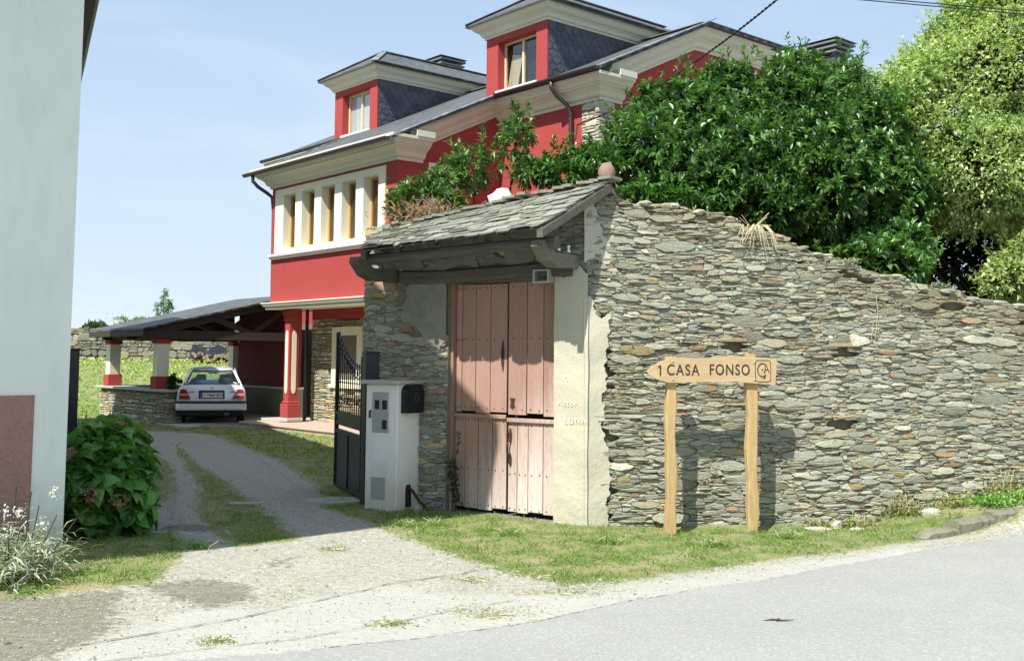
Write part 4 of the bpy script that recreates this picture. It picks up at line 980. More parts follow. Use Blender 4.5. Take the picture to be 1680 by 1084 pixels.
# columns of the porch
def column(x, y):
    c = MB(); w = .125
    c.b2((x-.2, y-.2, .12), (x+.2, y+.2, .22), 1, bev=.02); c.b2((x-.18, y-.18, .22), (x+.18, y+.18, .56), bev=.012); c.b2((x-.155, y-.155, .56), (x+.155, y+.155, .62), bev=.02)
    c.b2((x-w, y-w, .62), (x+w, y+w, 2.55)); c.b2((x-w-.025, y-w-.025, 2.55), (x+w+.025, y+w+.025, 2.70), bev=.01); c.b2((x-w-.05, y-w-.05, 2.70), (x+w+.05, y+w+.05, 2.86), bev=.01)
    o = c.build('column', [M_RED, M_CONC], house); p = MB()
    for sx_, sy_ in ((0, -1), (1, 0), (-1, 0), (0, 1)):
        out = [(-.06, .9), (-.06, 2.22), (-.04, 2.30), (0, 2.34), (.04, 2.30), (.06, 2.22), (.06, .9), (.04, .83), (0, .80), (-.04, .83)]
        ax = Vector((abs(sy_), abs(sx_), 0)); nn = Vector((sx_, sy_, 0)); p.prism(out, Vector((x, y, 0))+nn*(w-.002), ax, (0, 0, 1), nn*.014)
    p.build('inset_panel', M_CREAM, o)
column(.6, .3); column(WU-.4, .3)
mb = MB(); mb.b2((-.35, -.55, -.1), (WU+2.5, 2.7, .07), bev=.01); mb.b2((-.38, -.58, .07), (WU+2.5, 2.7, .115), bev=.01); mb.build('porch_floor', plain('pinkish_paving', (.42, .33, .27), .85, .15, 6, .2), house)
# dormers
def dormer(u0, u1, lean):
    zb, zt, v0 = RZ(MV)-.15, 9.1, MV-.02; vend = lambda z: (z-6.45)/.475
    ve = vend(zt)+.1
    d = MB(); wall_holes(d, u0, u1, zb, zt, v0, v0+.3, [(u0+.42, u1-.36, zb+.16, zt-.14)])
    body = d.build('dormer', M_RED, house)
    s_ = MB()
    for u in (u0+.01, u1-.03): s_.prism([(v0+.02, zb), (v0+.02, zt), (ve, zt)], (u, 0, 0), (0, 1, 0), (0, 0, 1), (.022, 0, 0), 0, (.8, .8, .8))
    for u, sg_ in ((u1-.005, 1), (u0+.005, -1)):       # scallop-ended slates in overlapping rows
        z = zt-.02; k = 0
        while z > zb:
            v = v0-.22+(.12 if k % 2 else 0)
            while v < ve:
                if z-.1 > RZ(v)-.1:
                    g = random.uniform(.8, 1.35); pts = [(v, z+.06), (v+.235, z+.06)]+[(v+.1175+.1175*math.cos(R(a)), z-.07+.11*math.sin(R(a))) for a in range(0, -181, -30)]
                    t0 = .004+.004*random.random()
                    vs = [(u+sg_*(t0+(.012 if b < z else 0)), max(a, v0+.03), min(b, zt)) for a, b in pts]; vs2 = [(x+sg_*.008, a, b) for x, a, b in vs]; n_ = len(vs)
                    s_.add(vs+vs2, [list(range(n_)), list(range(n_, 2*n_))[::-1]]+[[i, (i+1) % n_, n_+(i+1) % n_, n_+i] for i in range(n_)], 0, (g, g, g*1.05))
                v += .24
            z -= .15; k += 1
    s_.build('scale_slate_cladding', M_SCALE, body)
    cpr = sc(.70)
    c = MB(); c.sweep([(u0, vend(zt+.3)+.3, zt), (u0, v0, zt), (u1, v0, zt), (u1, vend(zt+.3)+.3, zt)], [Lf, Lf+F_, Rg+F_, Rg], cpr); c.b2((u0, v0, zt), (u1, ve, zt+.05)); c.build('dormer_cornice', M_CORN, body)
    e = .36; zc = zt+.335; um = (u0+u1)/2; zr = zc+.78; a, b = u0-e, u1+e; f = v0-e; vr = f+1.25; vb = vend(zr)+.2; vc = vend(zc)+.2
    r = MB(); top = [(a, f, zc), (b, f, zc), (b, vc, zc), (um, vb, zr), (a, vc, zc), (um, vr, zr)]
    r.add(top+[(x, y, z-.04) for x, y, z in top], [(0, 1, 5), (1, 2, 3, 5), (0, 5, 3, 4), (0, 6, 7, 1), (1, 7, 8, 2), (4, 10, 6, 0), (7, 6, 11), (8, 7, 11, 9), (10, 9, 11, 6)])
    ro = r.build('dormer_roof', M_ROOF, body)
    h_ = MB()
    for (p, q) in (((b, f, zc), (um, vr, zr)), ((a, f, zc), (um, vr, zr)), ((um, vr, zr), (um, vb-.3, zr)), ((b, f, zc), (b, vc-.2, zc))):
        p, q = Vector(p), Vector(q); L = (q-p).length; n_ = int(L/.24); mt = (q-p).to_track_quat('X', 'Z').to_matrix()
        for i in range(n_):
            g = random.uniform(.7, 1.4); h_.box(p+(q-p)*((i+.5)/n_)+Vector((0, 0, .022)), (.26, .17, .014), mt, 0, (g, g, g))
    h_.build('hip_tiles', M_TILE, ro)
    zz0, zz1 = zb+.16, zt-.14
    sill = MB(); sill.b2((u0+.38, v0-.05, zz0-.03), (u1-.32, v0+.2, zz0+.02)); sill.build('dormer_sill', M_WHITE, body)
    window(u0+.42, u1-.36, zz0, zz1, v0+.20, body, M_FRAMEL, cur=not lean, lean=lean, mull=True)
dormer(-1.75, .40, False); dormer(5.0, 7.1, True)
# chimneys
def chimney(u, v, zb, zt, w, l):
    c = MB(); c.b2((u-l/2, v-w/2, zb), (u+l/2, v+w/2, zt-.42)); o = c.build('chimney', M_SCALE, house)
    p = MB()
    for a in (-1, 1):
        for b in (-1, 1): p.b2((u+a*(l/2-.08)-.05, v+b*(w/2-.08)-.05, zt-.42), (u+a*(l/2-.08)+.05, v+b*(w/2-.08)+.05, zt-.08))
    for k, e in enumerate((.10, .13, .16)): p.b2((u-l/2-e, v-w/2-e, zt-.36+k*.13), (u+l/2+e, v+w/2+e, zt-.31+k*.13))
    p.add([(u-l/2-.2, v-w/2-.2, zt), (u+l/2+.2, v-w/2-.2, zt), (u+l/2+.2, v+w/2+.2, zt), (u-l/2-.2, v+w/2+.2, zt), (u, v, zt+.1)], [(0, 1, 4), (1, 2, 4), (2, 3, 4), (3, 0, 4), (3, 2, 1, 0)])
    p.build('louvred_cap', M_TILE, o)
chimney(-2.4, 7.0, 8.8, 10.95, .65, .85); chimney(7.5, 13.0, 9.0, 10.5, .65, .85)
# ------------------------------------------------------------ pale building on the left
bx, by = -3.78, 9.15
BA = math.atan2(.909, -.417)    # local x runs away from us along its driveway side
bld = thing('pale_building', 'tall pale green rendered building with brown-pink rough plinth, cut off by the left edge', 'building', (bx, by, 0), BA)
# local y points to the left of the run (away from the driveway)
Lb, Hb, Wb = 17.8, 7.25, 8.0
sk = -.363
mb = MB(); q = [(0, 0), (Lb, 0), (Lb, Wb), (sk*Wb, Wb)]
mb.add([(a, b, -.3) for a, b in q]+[(a, b, Hb) for a, b in q], [(0, 1, 2, 3), (7, 6, 5, 4), (0, 4, 5, 1), (1, 5, 6, 2), (2, 6, 7, 3), (3, 7, 4, 0)])
mb.build('wall', M_GREEN, bld)
mb = MB(); d0, d1 = .27, 3.6
nn = 60; V = []; nzz = 24
for j in range(nzz+1):
    for i in range(nn+1):
        y = d0+(d1-d0)*i/nn; z = -.1+1.46*j/nzz; V.append((sk*y-.012-.006*(random.random()), y, z))
F = [[j*(nn+1)+i, j*(nn+1)+i+1, (j+1)*(nn+1)+i+1, (j+1)*(nn+1)+i] for j in range(nzz) for i in range(nn)]
mb.add(V, F); mb.b2((sk*d0-.013, d0-.006, -.1), (sk*d0+.02, d0, 1.36)); mb.add([(sk*d0-.014, d0, 1.36), (sk*d1-.014, d1, 1.36), (sk*d1+.02, d1, 1.362), (sk*d0+.02, d0, 1.362)], [(0, 1, 2, 3)])
mb.build('rough_plinth', M_DADO, bld, fixn=False)
mb = MB()
ft = lambda y: -1.75+sk*(y+.42)
base = [(ft(-.42), -.42), (Lb+.3, -.42), (Lb+.3, Wb+.4), (ft(Wb+.4), Wb+.4)]
mb.add([(p, q, Hb-.13) for p, q in base]+[(p, q, Hb-.03) for p, q in base]+[(2.0, Wb/2, Hb+2.0), (Lb-3.5, Wb/2, Hb+2.0)], [(3, 2, 1, 0), (0, 1, 5, 4), (1, 2, 6, 5), (2, 3, 7, 6), (3, 0, 4, 7), (4, 5, 9, 8), (5, 6, 9), (6, 7, 8, 9), (7, 4, 8)])
rf = mb.build('roof', plain('dark_roof', (.05, .05, .055), .7), bld)
mb = MB(); mb.tube([(-1.7, -.45, Hb-.06), (Lb+.3, -.45, Hb-.06)], .055, 8); mb.build('gutter', M_METAL, rf)

# ------------------------------------------------------------ carport
cp = thing('carport', 'open carport with slate lean-to roof, dark timber truss and cream-and-red piers', 'carport', (*HO, 0), HA)
EV = -2.35; CZ = lambda v: 2.38+.238*(v-EV)
mb = MB(); UB = -6.15
rubble(mb, UB, -1.66, -.25, lambda x: .80, -1.9, -1, hmin=.04, hmax=.11, dep=.025, pal=PALH, rust=.04, small=True, big=.02)
mb.b2((UB, -1.88, -.3), (-1.68, -1.5, .80), 1)
rubble(mb, -1.9, -1.45, -.25, lambda x: .80, 0, 1, hmin=.05, hmax=.11, dep=.02, pal=PALH, small=True, big=0, tf=lambda q: (-1.68+q[1], q[0], q[2]))
mb.b2((UB, -1.88, -.3), (UB+.35, 2.1, .80), 1); mb.b2((UB, 1.9, 0), (-2.0, 2.12, .80), 1)
mb.build('low_wall', [M_STONEH, M_MORTAR], cp)
mb = MB(); mb.b2((UB-.1, -2.02, .80), (-1.55, -1.40, .86), bev=.008); mb.b2((UB-.1, -1.38, .80), (UB+.5, 2.15, .86), bev=.008); mb.b2((UB+.5, 1.82, .80), (-2.0, 2.15, .86), bev=.008); mb.build('coping', M_CONC, cp)
mb = MB(); mb.b2((-5.5, 1.90, .862), (-2.0, 2.04, 3.3)); mb.build('back_wall', M_RED_SHADE, cp)
for u, v in ((-2.45, -1.72), (-5.75, -1.72), (-5.80, 1.95)):
    c = MB(); c.b2((u-.19, v-.19, .862), (u+.19, v+.19, 1.17), 1, bev=.01); c.b2((u-.15, v-.15, 1.17), (u+.15, v+.15, 2.0), 0, bev=.006); c.b2((u-.18, v-.18, 2.0), (u+.18, v+.18, 2.12), 1, bev=.01)
    c.build('pier', [M_CREAM, M_RED], cp)
mb = MB(); U0, U1 = -6.0, -2.1
q = [(U0, EV), (U1, EV), (U1, 2.0), (U0, 2.0)]
mb.add([(a, b, CZ(b)) for a, b in q]+[(a, b, CZ(b)-.05) for a, b in q], [(0, 1, 2, 3), (7, 6, 5, 4), (0, 4, 5, 1), (1, 5, 6, 2), (2, 6, 7, 3), (3, 7, 4, 0)])
mb.build('roof', M_ROOF, cp)
def beam(mb, p, q, w, h):
    p, q = Vector(p), Vector(q); m = (q-p).to_track_quat('X', 'Z').to_matrix(); mb.box((p+q)/2, ((q-p).length, w, h), m)
for u in (-2.3, -4.0, -5.7):
    mb = MB(); beam(mb, (u, EV+.3, 2.23), (u, 1.95, 2.23), .14, .22); mb.build('tie_beam', M_TIMBER, cp)
    mb = MB(); beam(mb, (u, EV+.1, CZ(EV)-.15), (u, 1.95, CZ(1.95)-.15), .12, .17); mb.build('rafter', M_TIMBER, cp)
    mb = MB(); beam(mb, (u, .7, 2.3), (u, -.4, CZ(-.25)-.2), .10, .13); beam(mb, (u, .7, 2.3), (u, 1.9, CZ(1.9)-.25), .10, .13); mb.build('brace', M_TIMBER, cp)
mb = MB(); mb.prism([(EV+.5, 2.34), (1.9, 2.34), (1.9, CZ(1.9)-.2), (EV+.5, CZ(EV+.5)-.18)], (-5.85, 0, 0), (0, 1, 0), (0, 0, 1), (.05, 0, 0)); mb.build('truss_shade_panel', M_TIMBER, cp)  # added panel, dark timber standing for the shaded roof underside
mb = MB(); beam(mb, (U0+.3, -1.75, 2.20), (U1-.15, -1.75, 2.20), .18, .16); beam(mb, (U0+.05, EV+.03, CZ(EV)-.13), (U1-.02, EV+.03, CZ(EV)-.13), .04, .14); mb.build('wall_plate', M_TIMBER, cp)
mb = MB(); mb.b2((U0, -1.5, -.02), (-.9, 2.7, .035)); mb.b2((-2.0, -2.0, -.02), (-.2, -1.5, .03)); mb.build('floor_slab', M_CONC, cp)

# ------------------------------------------------------------ car (local y forward, origin on the ground under the rear bumper)
M_PAINT = plain('silver_white_car_paint', (.72, .73, .75), .25, .02, 2, .5, .15); M_PAINT.node_tree.nodes['Principled BSDF'].inputs['Coat Weight'].default_value = .5
M_RUB = plain('black_rubber', (.02, .02, .022), .75, .1); M_TRIM = plain('dark_trim', (.045, .047, .055), .5, .1)
M_TAIL = plain('red_tail_lens', (.26, .015, .02), .15, .1, 6, .6); M_TAIL2 = plain('clear_tail_lens', (.50, .33, .30), .2, .1, 6, .6)
M_PLATE = plain('number_plate_white', (.78, .78, .76), .4, .02); M_SEAT = plain('dark_blue_seat', (.035, .04, .055), .9, .2, 30)
car = thing('parked_car', 'silver-white saloon car parked tail-out in the carport', 'car', (-7.42, 26.55, .035), .262)
st = [(.0, .795, .70, .93, .34), (.04, .83, .725, .945, .26), (.3, .84, .735, .955, .19), (.9, .845, .745, .955, .17), (1.6, .845, .745, .95, .17), (2.6, .845, .745, .94, .17), (3.15, .84, .735, .92, .17), (3.7, .82, .68, .84, .18), (4.1, .77, .60, .72, .22), (4.2, .70, .5, .6, .3)]
rings = []
for y, w, ws_, zt_, zb_ in st:
    h = [(0, zb_), (w*.85, zb_), (w*.98, zb_+.08), (w, zb_+.25), (w*.995, .62 if zt_ > .8 else zt_*.8), (w*.965, zt_-.12), (ws_, zt_-.02), (ws_*.75, zt_+.004), (0, zt_+.012)]
    rings.append([(x, y, z) for x, z in h]+[(-x, y, z) for x, z in h[-2:0:-1]])
mb = MB(); mb.loft(rings); body = mb.build('body', M_PAINT, car, True)
mb = MB()
rr = [(.60, .50, 1.30), (.72, .52, 1.335), (1.2, .535, 1.375), (1.8, .535, 1.375), (2.3, .52, 1.34), (2.36, .51, 1.32)]
mb.loft([[(-w, y, z-.035), (-w*.9, y, z), (-w*.4, y, z+.015), (w*.4, y, z+.015), (w*.9, y, z), (w, y, z-.035), (w*.85, y, z-.05), (-w*.85, y, z-.05)] for y, w, z in rr]); mb.build('roof_panel', M_PAINT, car, True)
def bar(mb, p, q, a, b): mb.loft([[Vector(p)+Vector(o) for o in ((-a, -b, 0), (a, -b, 0), (a, b, 0), (-a, b, 0))], [Vector(q)+Vector(o) for o in ((-a, -b, 0), (a, -b, 0), (a, b, 0), (-a, b, 0))]])
for s in (-1, 1):
    mb = MB(); bar(mb, (s*.705, .22, .93), (s*.515, .62, 1.31), .03, .10); bar(mb, (s*.72, 1.62, .93), (s*.535, 1.62, 1.35), .02, .05); bar(mb, (s*.70, 3.02, .91), (s*.52, 2.34, 1.32), .028, .04); mb.build('pillar', M_PAINT, car)
mb = MB(); mb.add([(-.66, .16, .955), (.66, .16, .955), (.485, .60, 1.285), (-.485, .60, 1.285)], [(0, 1, 2, 3)]); rw = mb.build('rear_window', M_CGLASS, car)
mb = MB(); pp = [(-.68, .15, .95), (.68, .15, .95), (.50, .61, 1.295), (-.50, .61, 1.295), (-.68, .15, .95)]
for i in range(4): mb.tube([pp[i], pp[i+1]], .018, 5)
mb.build('window_seal', M_RUB, rw); mb = MB(); mb.box((.56, .18, .995), (.10, .004, .03), Matrix.Rotation(.4, 3, 'Y')); mb.build('sticker', M_PLATE, rw)
mb = MB(); mb.add([(-.66, 3.0, .935), (.66, 3.0, .935), (.49, 2.36, 1.31), (-.49, 2.36, 1.31)], [(0, 1, 2, 3)]); mb.build('windscreen', M_CGLASS, car)
for s in (-1, 1):
    mb = MB(); mb.add([(s*.705, .30, .95), (s*.71, 2.95, .935), (s*.53, 2.32, 1.33), (s*.53, .68, 1.32)], [(0, 1, 2, 3)]); mb.build('side_window', M_CGLASS, car)
    mb = MB(); mb.box((s*.87, 2.7, .97), (.16, .10, .12), bev=.03); mb.build('mirror', M_TRIM, car)
    lens = [(s*.50, .60), (s*.765, .60), (s*.775, .70), (s*.745, .83), (s*.66, .85), (s*.60, .83)]
    mb = MB(); mb.prism(lens, (0, -.028, 0), (1, 0, 0), (0, 0, 1), (0, .05, 0)); tl = mb.build('tail_light', M_TAIL, car)
    mb = MB(); mb.prism([(s*.545, .69), (s*.775, .69), (s*.772, .735), (s*.56, .735)], (0, -.034, 0), (1, 0, 0), (0, 0, 1), (0, .01, 0)); mb.build('lens', M_TAIL2, tl)
    mb = MB(); mb.b2((s*.45 if s > 0 else -.56, -.012, .772), (s*.56 if s > 0 else -.42, -.004, .786)); mb.build('badge', M_TRIM, car)
    mb = MB(); mb.box((s*.30, 1.9, .72), (.48, .14, .62), bev=.05); mb.box((s*.30, 1.85, 1.10), (.26, .09, .16), bev=.04); mb.box((s*.33, .78, .90), (.5, .16, .3), bev=.05); mb.sphere((s*.33, .72, 1.04), (.20, .07, .10), 12); mb.build('seat', M_SEAT, car, True)
mb = MB(); bumper = [[(x*(.81 if abs(y) < .2 else .83), y, z) for x, y, z in ((-1.03, .35, .36), (-1.02, .02, .345), (-.9, -.07, .345), (.9, -.07, .345), (1.02, .02, .345), (1.03, .35, .36))]]
def bump_ring(z, o): return [(-.845-o*.3, .5, z), (-.84-o*.4, .05, z), (-.76, -.04-o, z), (-.4, -.065-o, z), (.4, -.065-o, z), (.76, -.04-o, z), (.84+o*.4, .05, z), (.845+o*.3, .5, z)]
mb = MB(); mb.loft([bump_ring(.33, 0), bump_ring(.36, .018), bump_ring(.47, .02), bump_ring(.49, .0)], 0); bp = mb.build('bumper', M_PAINT, car)
mb = MB(); mb.loft([bump_ring(.491, .004), bump_ring(.50, .016), bump_ring(.545, .016), bump_ring(.555, .0)], 0); mb.build('rubbing_strip', M_TRIM, bp)
mb = MB(); mb.loft([bump_ring(.20, -.06), bump_ring(.329, -.012)], 0); mb.build('valance', M_RUB, bp)
mb = MB(); mb.b2((-.31, -.018, .605), (.31, .01, .815), bev=.012); ps = mb.build('plate_surround', M_TRIM, car)
mb = MB(); mb.b2((-.27, -.024, .635), (.27, -.0185, .755)); npz = mb.build('number_plate', M_PLATE, ps); 
text_mesh('plate_text', 'O·7060·BW', .105, M_RUB, ps, .0008, .002, (.02, -.0252, .695), align='CENTER')
mb = MB(); mb.b2((-.268, -.0262, .637), (-.225, -.0245, .753)); mb.build('blue_band', plain('plate_blue', (.03, .06, .45), .4, .02), ps)
mb = MB(); mb.tube([(.0+.03*math.cos(w), -.012, .87+.02*math.sin(w)) for w in np.linspace(0, 6.28, 10)], .004, 5); mb.build('emblem', M_GALV, car)
mb = MB(); mb.b2((-.60, .35, .93), (.60, .9, .955)); mb.sphere((-.12, .55, 1.0), (.30, .18, .07), 9, 1, (1, 1, 1), .2); mb.build('parcel_shelf', [M_SEAT, plain('blue_cloth', (.18, .33, .55), .8, .2)], car)
mb = MB(); mb.box((0, 2.3, 1.23), (.24, .03, .07), bev=.012); mb.build('inner_mirror', M_RUB, car)
mb = MB(); mb.box((.37, .02, .22), (.16, .25, .10), bev=.03); mb.tube([(.42, -.04, .21), (.42, .15, .21)], .025, 8); mb.build('exhaust', M_METAL, car)
for s in (-1, 1):
    for y in (.72, 3.35):
        mb = MB(); x = s*.72; mb.tube([(x-.09, y, .29), (x-.08, y, .29), (x+.08, y, .29), (x+.09, y, .29)], [.26, .29, .29, .26], 22); w = mb.build('wheel', M_RUB, car, True)
        mb = MB(); mb.tube([(x+s*.085, y, .29), (x+s*.095, y, .29)], .18, 16); mb.build('rim', M_GALV, w)
# ------------------------------------------------------------ vegetation (numpy leaf clouds)
def unit(a): return a/(np.linalg.norm(a, axis=-1, keepdims=True)+1e-9)
def leaves(P, D, L, W, cols, fold=.25, droop=.15):
    """P (n,3) base, D (n,3) direction; returns V,F,C : two folded quads per leaf."""
    n = len(P); D = unit(D); r = unit(rng.normal(size=(n, 3))); up = np.array([0, 0, 1.])+.6*r
    S = unit(np.cross(D, up)); U = np.cross(S, D)
    L = L[:, None]; W = W[:, None]
    b = P; m = P+D*L*.48+U*L*.05; ml = m+S*W*.5+U*W*fold; mr = m-S*W*.5+U*W*fold; t = P+D*L-U*L*droop
    V = np.stack([b, mr, t, m, ml], 1).reshape(-1, 3); i = np.arange(n)[:, None]*5
    F = np.concatenate([i+[0, 1, 2, 3], i+[0, 3, 2, 4]], 1).reshape(-1, 4)
    return V, F, np.repeat(cols, 2, 0)
def pcol(n, pal, var=.2):
    pal = np.array(pal); c = pal[rng.integers(0, len(pal), n)]
    return c*(1+rng.uniform(-var, var, (n, 1)))
def shell(ells, n, r0=.8, r1=1.06, bump=.12, seed=0, wsum=None):
    """points near the surface of a union of ellipsoids, with outward normals"""
    ar = np.array([e[1][0]*e[1][1]+e[1][1]*e[1][2]+e[1][0]*e[1][2] for e in ells]); k = rng.choice(len(ells), n, p=ar/ar.sum())
    C = np.array([e[0] for e in ells], float)[k]; Rr = np.array([e[1] for e in ells], float)[k]
    d = unit(rng.normal(size=(n, 3))); lum = bump*(np.sin(d[:, 0]*5.1+k)+np.sin(d[:, 1]*6.3+2*k)+np.sin(d[:, 2]*7.2+k*3)+np.sin((d[:, 0]-d[:, 2])*11+k))/2
    rad = rng.uniform(r0, r1, n)+lum
    P = C+Rr*d*rad[:, None]; Nn = unit(d/Rr)
    keep = np.ones(n, bool)
    for j, (c, r) in enumerate(ells):
        q = (((P-np.array(c))/np.array(r))**2).sum(1); keep &= ~((q < .55) & (k != j))
    return P[keep], Nn[keep]
def rosettes(P, Nn, m, L, W, pal, spread=(.5, 1.3), upb=.35, var=.22, off=.05):
    n = len(P); P2 = np.repeat(P, m, 0); N2 = unit(np.repeat(Nn, m, 0)+np.array([0, 0, upb])); k = n*m
    t = unit(np.cross(N2, rng.normal(size=(k, 3)))); a = rng.uniform(spread[0], spread[1], k)[:, None]
    D = N2*np.cos(a)+t*np.sin(a); c = np.repeat(pcol(n, pal, var), m, 0)*(1+rng.uniform(-.15, .15, (k, 1)))
    base = P2+N2*rng.uniform(-off, off*.6, k)[:, None]
    return leaves(base, D, L*rng.uniform(.7, 1.15, k), W*rng.uniform(.75, 1.15, k), c)
def join(parts):
    V = []; F = []; C = []; o = 0
    for v, f, c in parts: V.append(v); F.append(f+o); C.append(c); o += len(v)
    return np.concatenate(V), np.concatenate(F), np.concatenate(C)
def cloud(name, parts, mat, parent=None):
    V, F, C = join(parts); return npmesh(name, V, F, C, mat, parent)
def branches(base, tips, r0, parent, name='trunk', mat=None, wob=.12):
    mb = MB(); base = Vector(base)
    for i, (t, rt_) in enumerate(tips):
        t = Vector(t); pts = []
        for k in range(7):
            f = k/6; p = base.lerp(t, f); p.x += (t.x-base.x)*(-.25*math.sin(f*math.pi)); p.y += (t.y-base.y)*(-.25*math.sin(f*math.pi))
            if 0 < k < 6: p += Vector([random.uniform(-wob, wob) for _ in range(3)])
            pts.append(p)
        mb.tube(pts, [r0*(1-k/6)*.9+rt_ for k in range(7)] if i == 0 else [r0*.6*(1-k/6)+rt_ for k in range(7)], 7)
    return mb.build(name, mat or M_BARK, parent, True)
def Wp(px, py, Y): return ((px-840)/1747.*Y+0, Y, 1.7+(588+(px-840)*.0087-py)/1747.*Y)   # layout note: metres at distance Y
LAUREL = [(.070, .16, .035), (.11, .22, .055), (.05, .12, .03), (.15, .28, .08), (.085, .185, .045), (.04, .09, .025)]
# big evergreen shrub behind the long wall
def E(px, py, Y, rx, ry, rz): return (Wp(px, py, Y), (rx, ry, rz))
bush = thing('evergreen_shrub', 'large dense dark green glossy-leaved shrub spilling over the long stone wall', 'shrub', (3.4, 15.2, 0))
ells = [E(1120, 228, 15.3, .92, 1.0, .78), E(1215, 222, 15.5, 1.0, 1.0, .92), E(1310, 190, 15.4, .85, 1.0, .85), E(1392, 165, 15.6, .34, .5, .56), E(1312, 128, 15.6, .28, .4, .34), E(1400, 290, 15.2, .80, 1.1, 1.15), E(1450, 350, 15.0, .58, .9, .95),
        E(1330, 300, 14.8, 1.0, 1.1, 1.0), E(1200, 280, 14.6, 1.1, 1.1, .72), E(1068, 268, 14.6, .58, .9, .58), E(1190, 128, 15.4, .30, .4, .24), E(1085, 168, 15.3, .33, .4, .28), E(1470, 215, 15.8, .30, .4, .45), E(1440, 440, 13.6, .6, .5, .35), E(1150, 320, 14.2, 1.2, .6, .35), E(1250, 345, 14.0, .7, .5, .35), E(1485, 420, 14.2, .28, .4, .5)]
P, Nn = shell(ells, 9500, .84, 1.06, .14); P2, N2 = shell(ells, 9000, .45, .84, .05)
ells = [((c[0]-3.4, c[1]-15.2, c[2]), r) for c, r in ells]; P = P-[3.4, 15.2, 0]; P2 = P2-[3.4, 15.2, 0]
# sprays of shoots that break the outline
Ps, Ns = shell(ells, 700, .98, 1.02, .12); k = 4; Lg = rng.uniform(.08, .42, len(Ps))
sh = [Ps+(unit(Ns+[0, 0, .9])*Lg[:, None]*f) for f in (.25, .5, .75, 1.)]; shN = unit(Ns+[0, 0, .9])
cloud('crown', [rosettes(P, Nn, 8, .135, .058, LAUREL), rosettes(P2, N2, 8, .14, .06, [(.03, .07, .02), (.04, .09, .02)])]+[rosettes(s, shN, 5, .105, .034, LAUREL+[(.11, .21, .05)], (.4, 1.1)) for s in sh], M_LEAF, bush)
branches((0, .2, 0), [((-.2, .2, 4.6), .02), ((-1.6, .1, 4.2), .015), ((1.3, .2, 4.6), .015), ((-.9, -.5, 3.7), .012), ((.8, -.5, 3.6), .012), ((1.9, .0, 3.8), .012)], .12, bush)
# low shoots and taller loose shrub left of it
def loose(name, lab, ell, n, m, L, W, pal, loc, shoots, sp=(.5, 1.2), extra=None):
    t = thing(name, lab, 'shrub', loc); e2 = [(tuple(np.array(c)-np.array(loc)), r) for c, r in ell]
    P, Nn = shell(e2, n, .45, 1.05, .15); parts = [rosettes(P, Nn, m, L, W, pal, sp)]
    for (c, r) in e2:
        for _ in range(shoots):
            b = np.array(c)+rng.normal(size=3)*np.array(r)*.45; d = unit(rng.normal(size=3)*.45+[0, 0, 1.]); q = np.array([b+d*s for s in np.linspace(.05, max(r)*.9, 7)])
            parts.append(rosettes(q, np.repeat(d[None], 7, 0), 5, L*.9, W*.9, pal, (.5, 1.2)))
    if extra: parts += extra(loc)
    cloud('crown', parts, M_LEAF, t)
    branches((0, 0, 0), [(tuple(np.array(c)), .008) for c, r in e2], .05, t, 'stem', wob=.06); return t
PALG = LAUREL+[(.09, .16, .03), (.12, .19, .05)]
loose('young_shrub', 'loose upright glossy-leaved shrub with a tall leafy leader against the red house wall', [E(845, 228, 14.0, .26, .3, .30), E(770, 275, 13.9, .36, .3, .30), E(865, 280, 13.8, .30, .3, .20), E(720, 300, 13.7, .22, .3, .18)], 420, 7, .11, .040, PALG, (-.35, 14.0, 0), 5)
loose('low_shrub', 'low bright green shrub between the gateway ridge boulder and the white quartz', [E(930, 285, 13.6, .35, .3, .20), E(970, 265, 13.8, .42, .4, .24), E(905, 275, 13.7, .25, .3, .16), E(1075, 322, 12.6, .55, .25, .12)], 620, 8, .11, .038, [(.06, .16, .025), (.08, .2, .03), (.045, .12, .02)], (.75, 13.6, 0), 3)
loose('climbing_shrub', 'straggling leafy climber tumbling over the left end of the gateway roof', [E(665, 325, 13.4, .20, .25, .20), E(650, 345, 13.2, .12, .2, .12), E(690, 305, 13.6, .2, .2, .14), E(735, 330, 13.3, .18, .2, .14)], 260, 6, .10, .045, PALG+[(.2, .12, .05)], (-1.3, 13.5, 0), 3)
tw = thing('dry_bush', 'tangle of dry brown twigs and seed heads behind the gateway slates', 'dry plant', (-1.05, 13.0, 3.2)); mb = MB()
for i in range(240):
    b = Vector((random.gauss(0, .26), random.gauss(0, .1), random.uniform(.1, .35))); p = [b]
    for k in range(4): p.append(p[-1]+Vector((random.uniform(-.06, .06), random.uniform(-.05, .05), random.uniform(-.01, .06))))
    mb.tube(p, .004, 3, cap=False)
mb.build('twigs', plain('dry_brown_twig', (.30, .22, .13), .9, .3, 20, .1), tw)

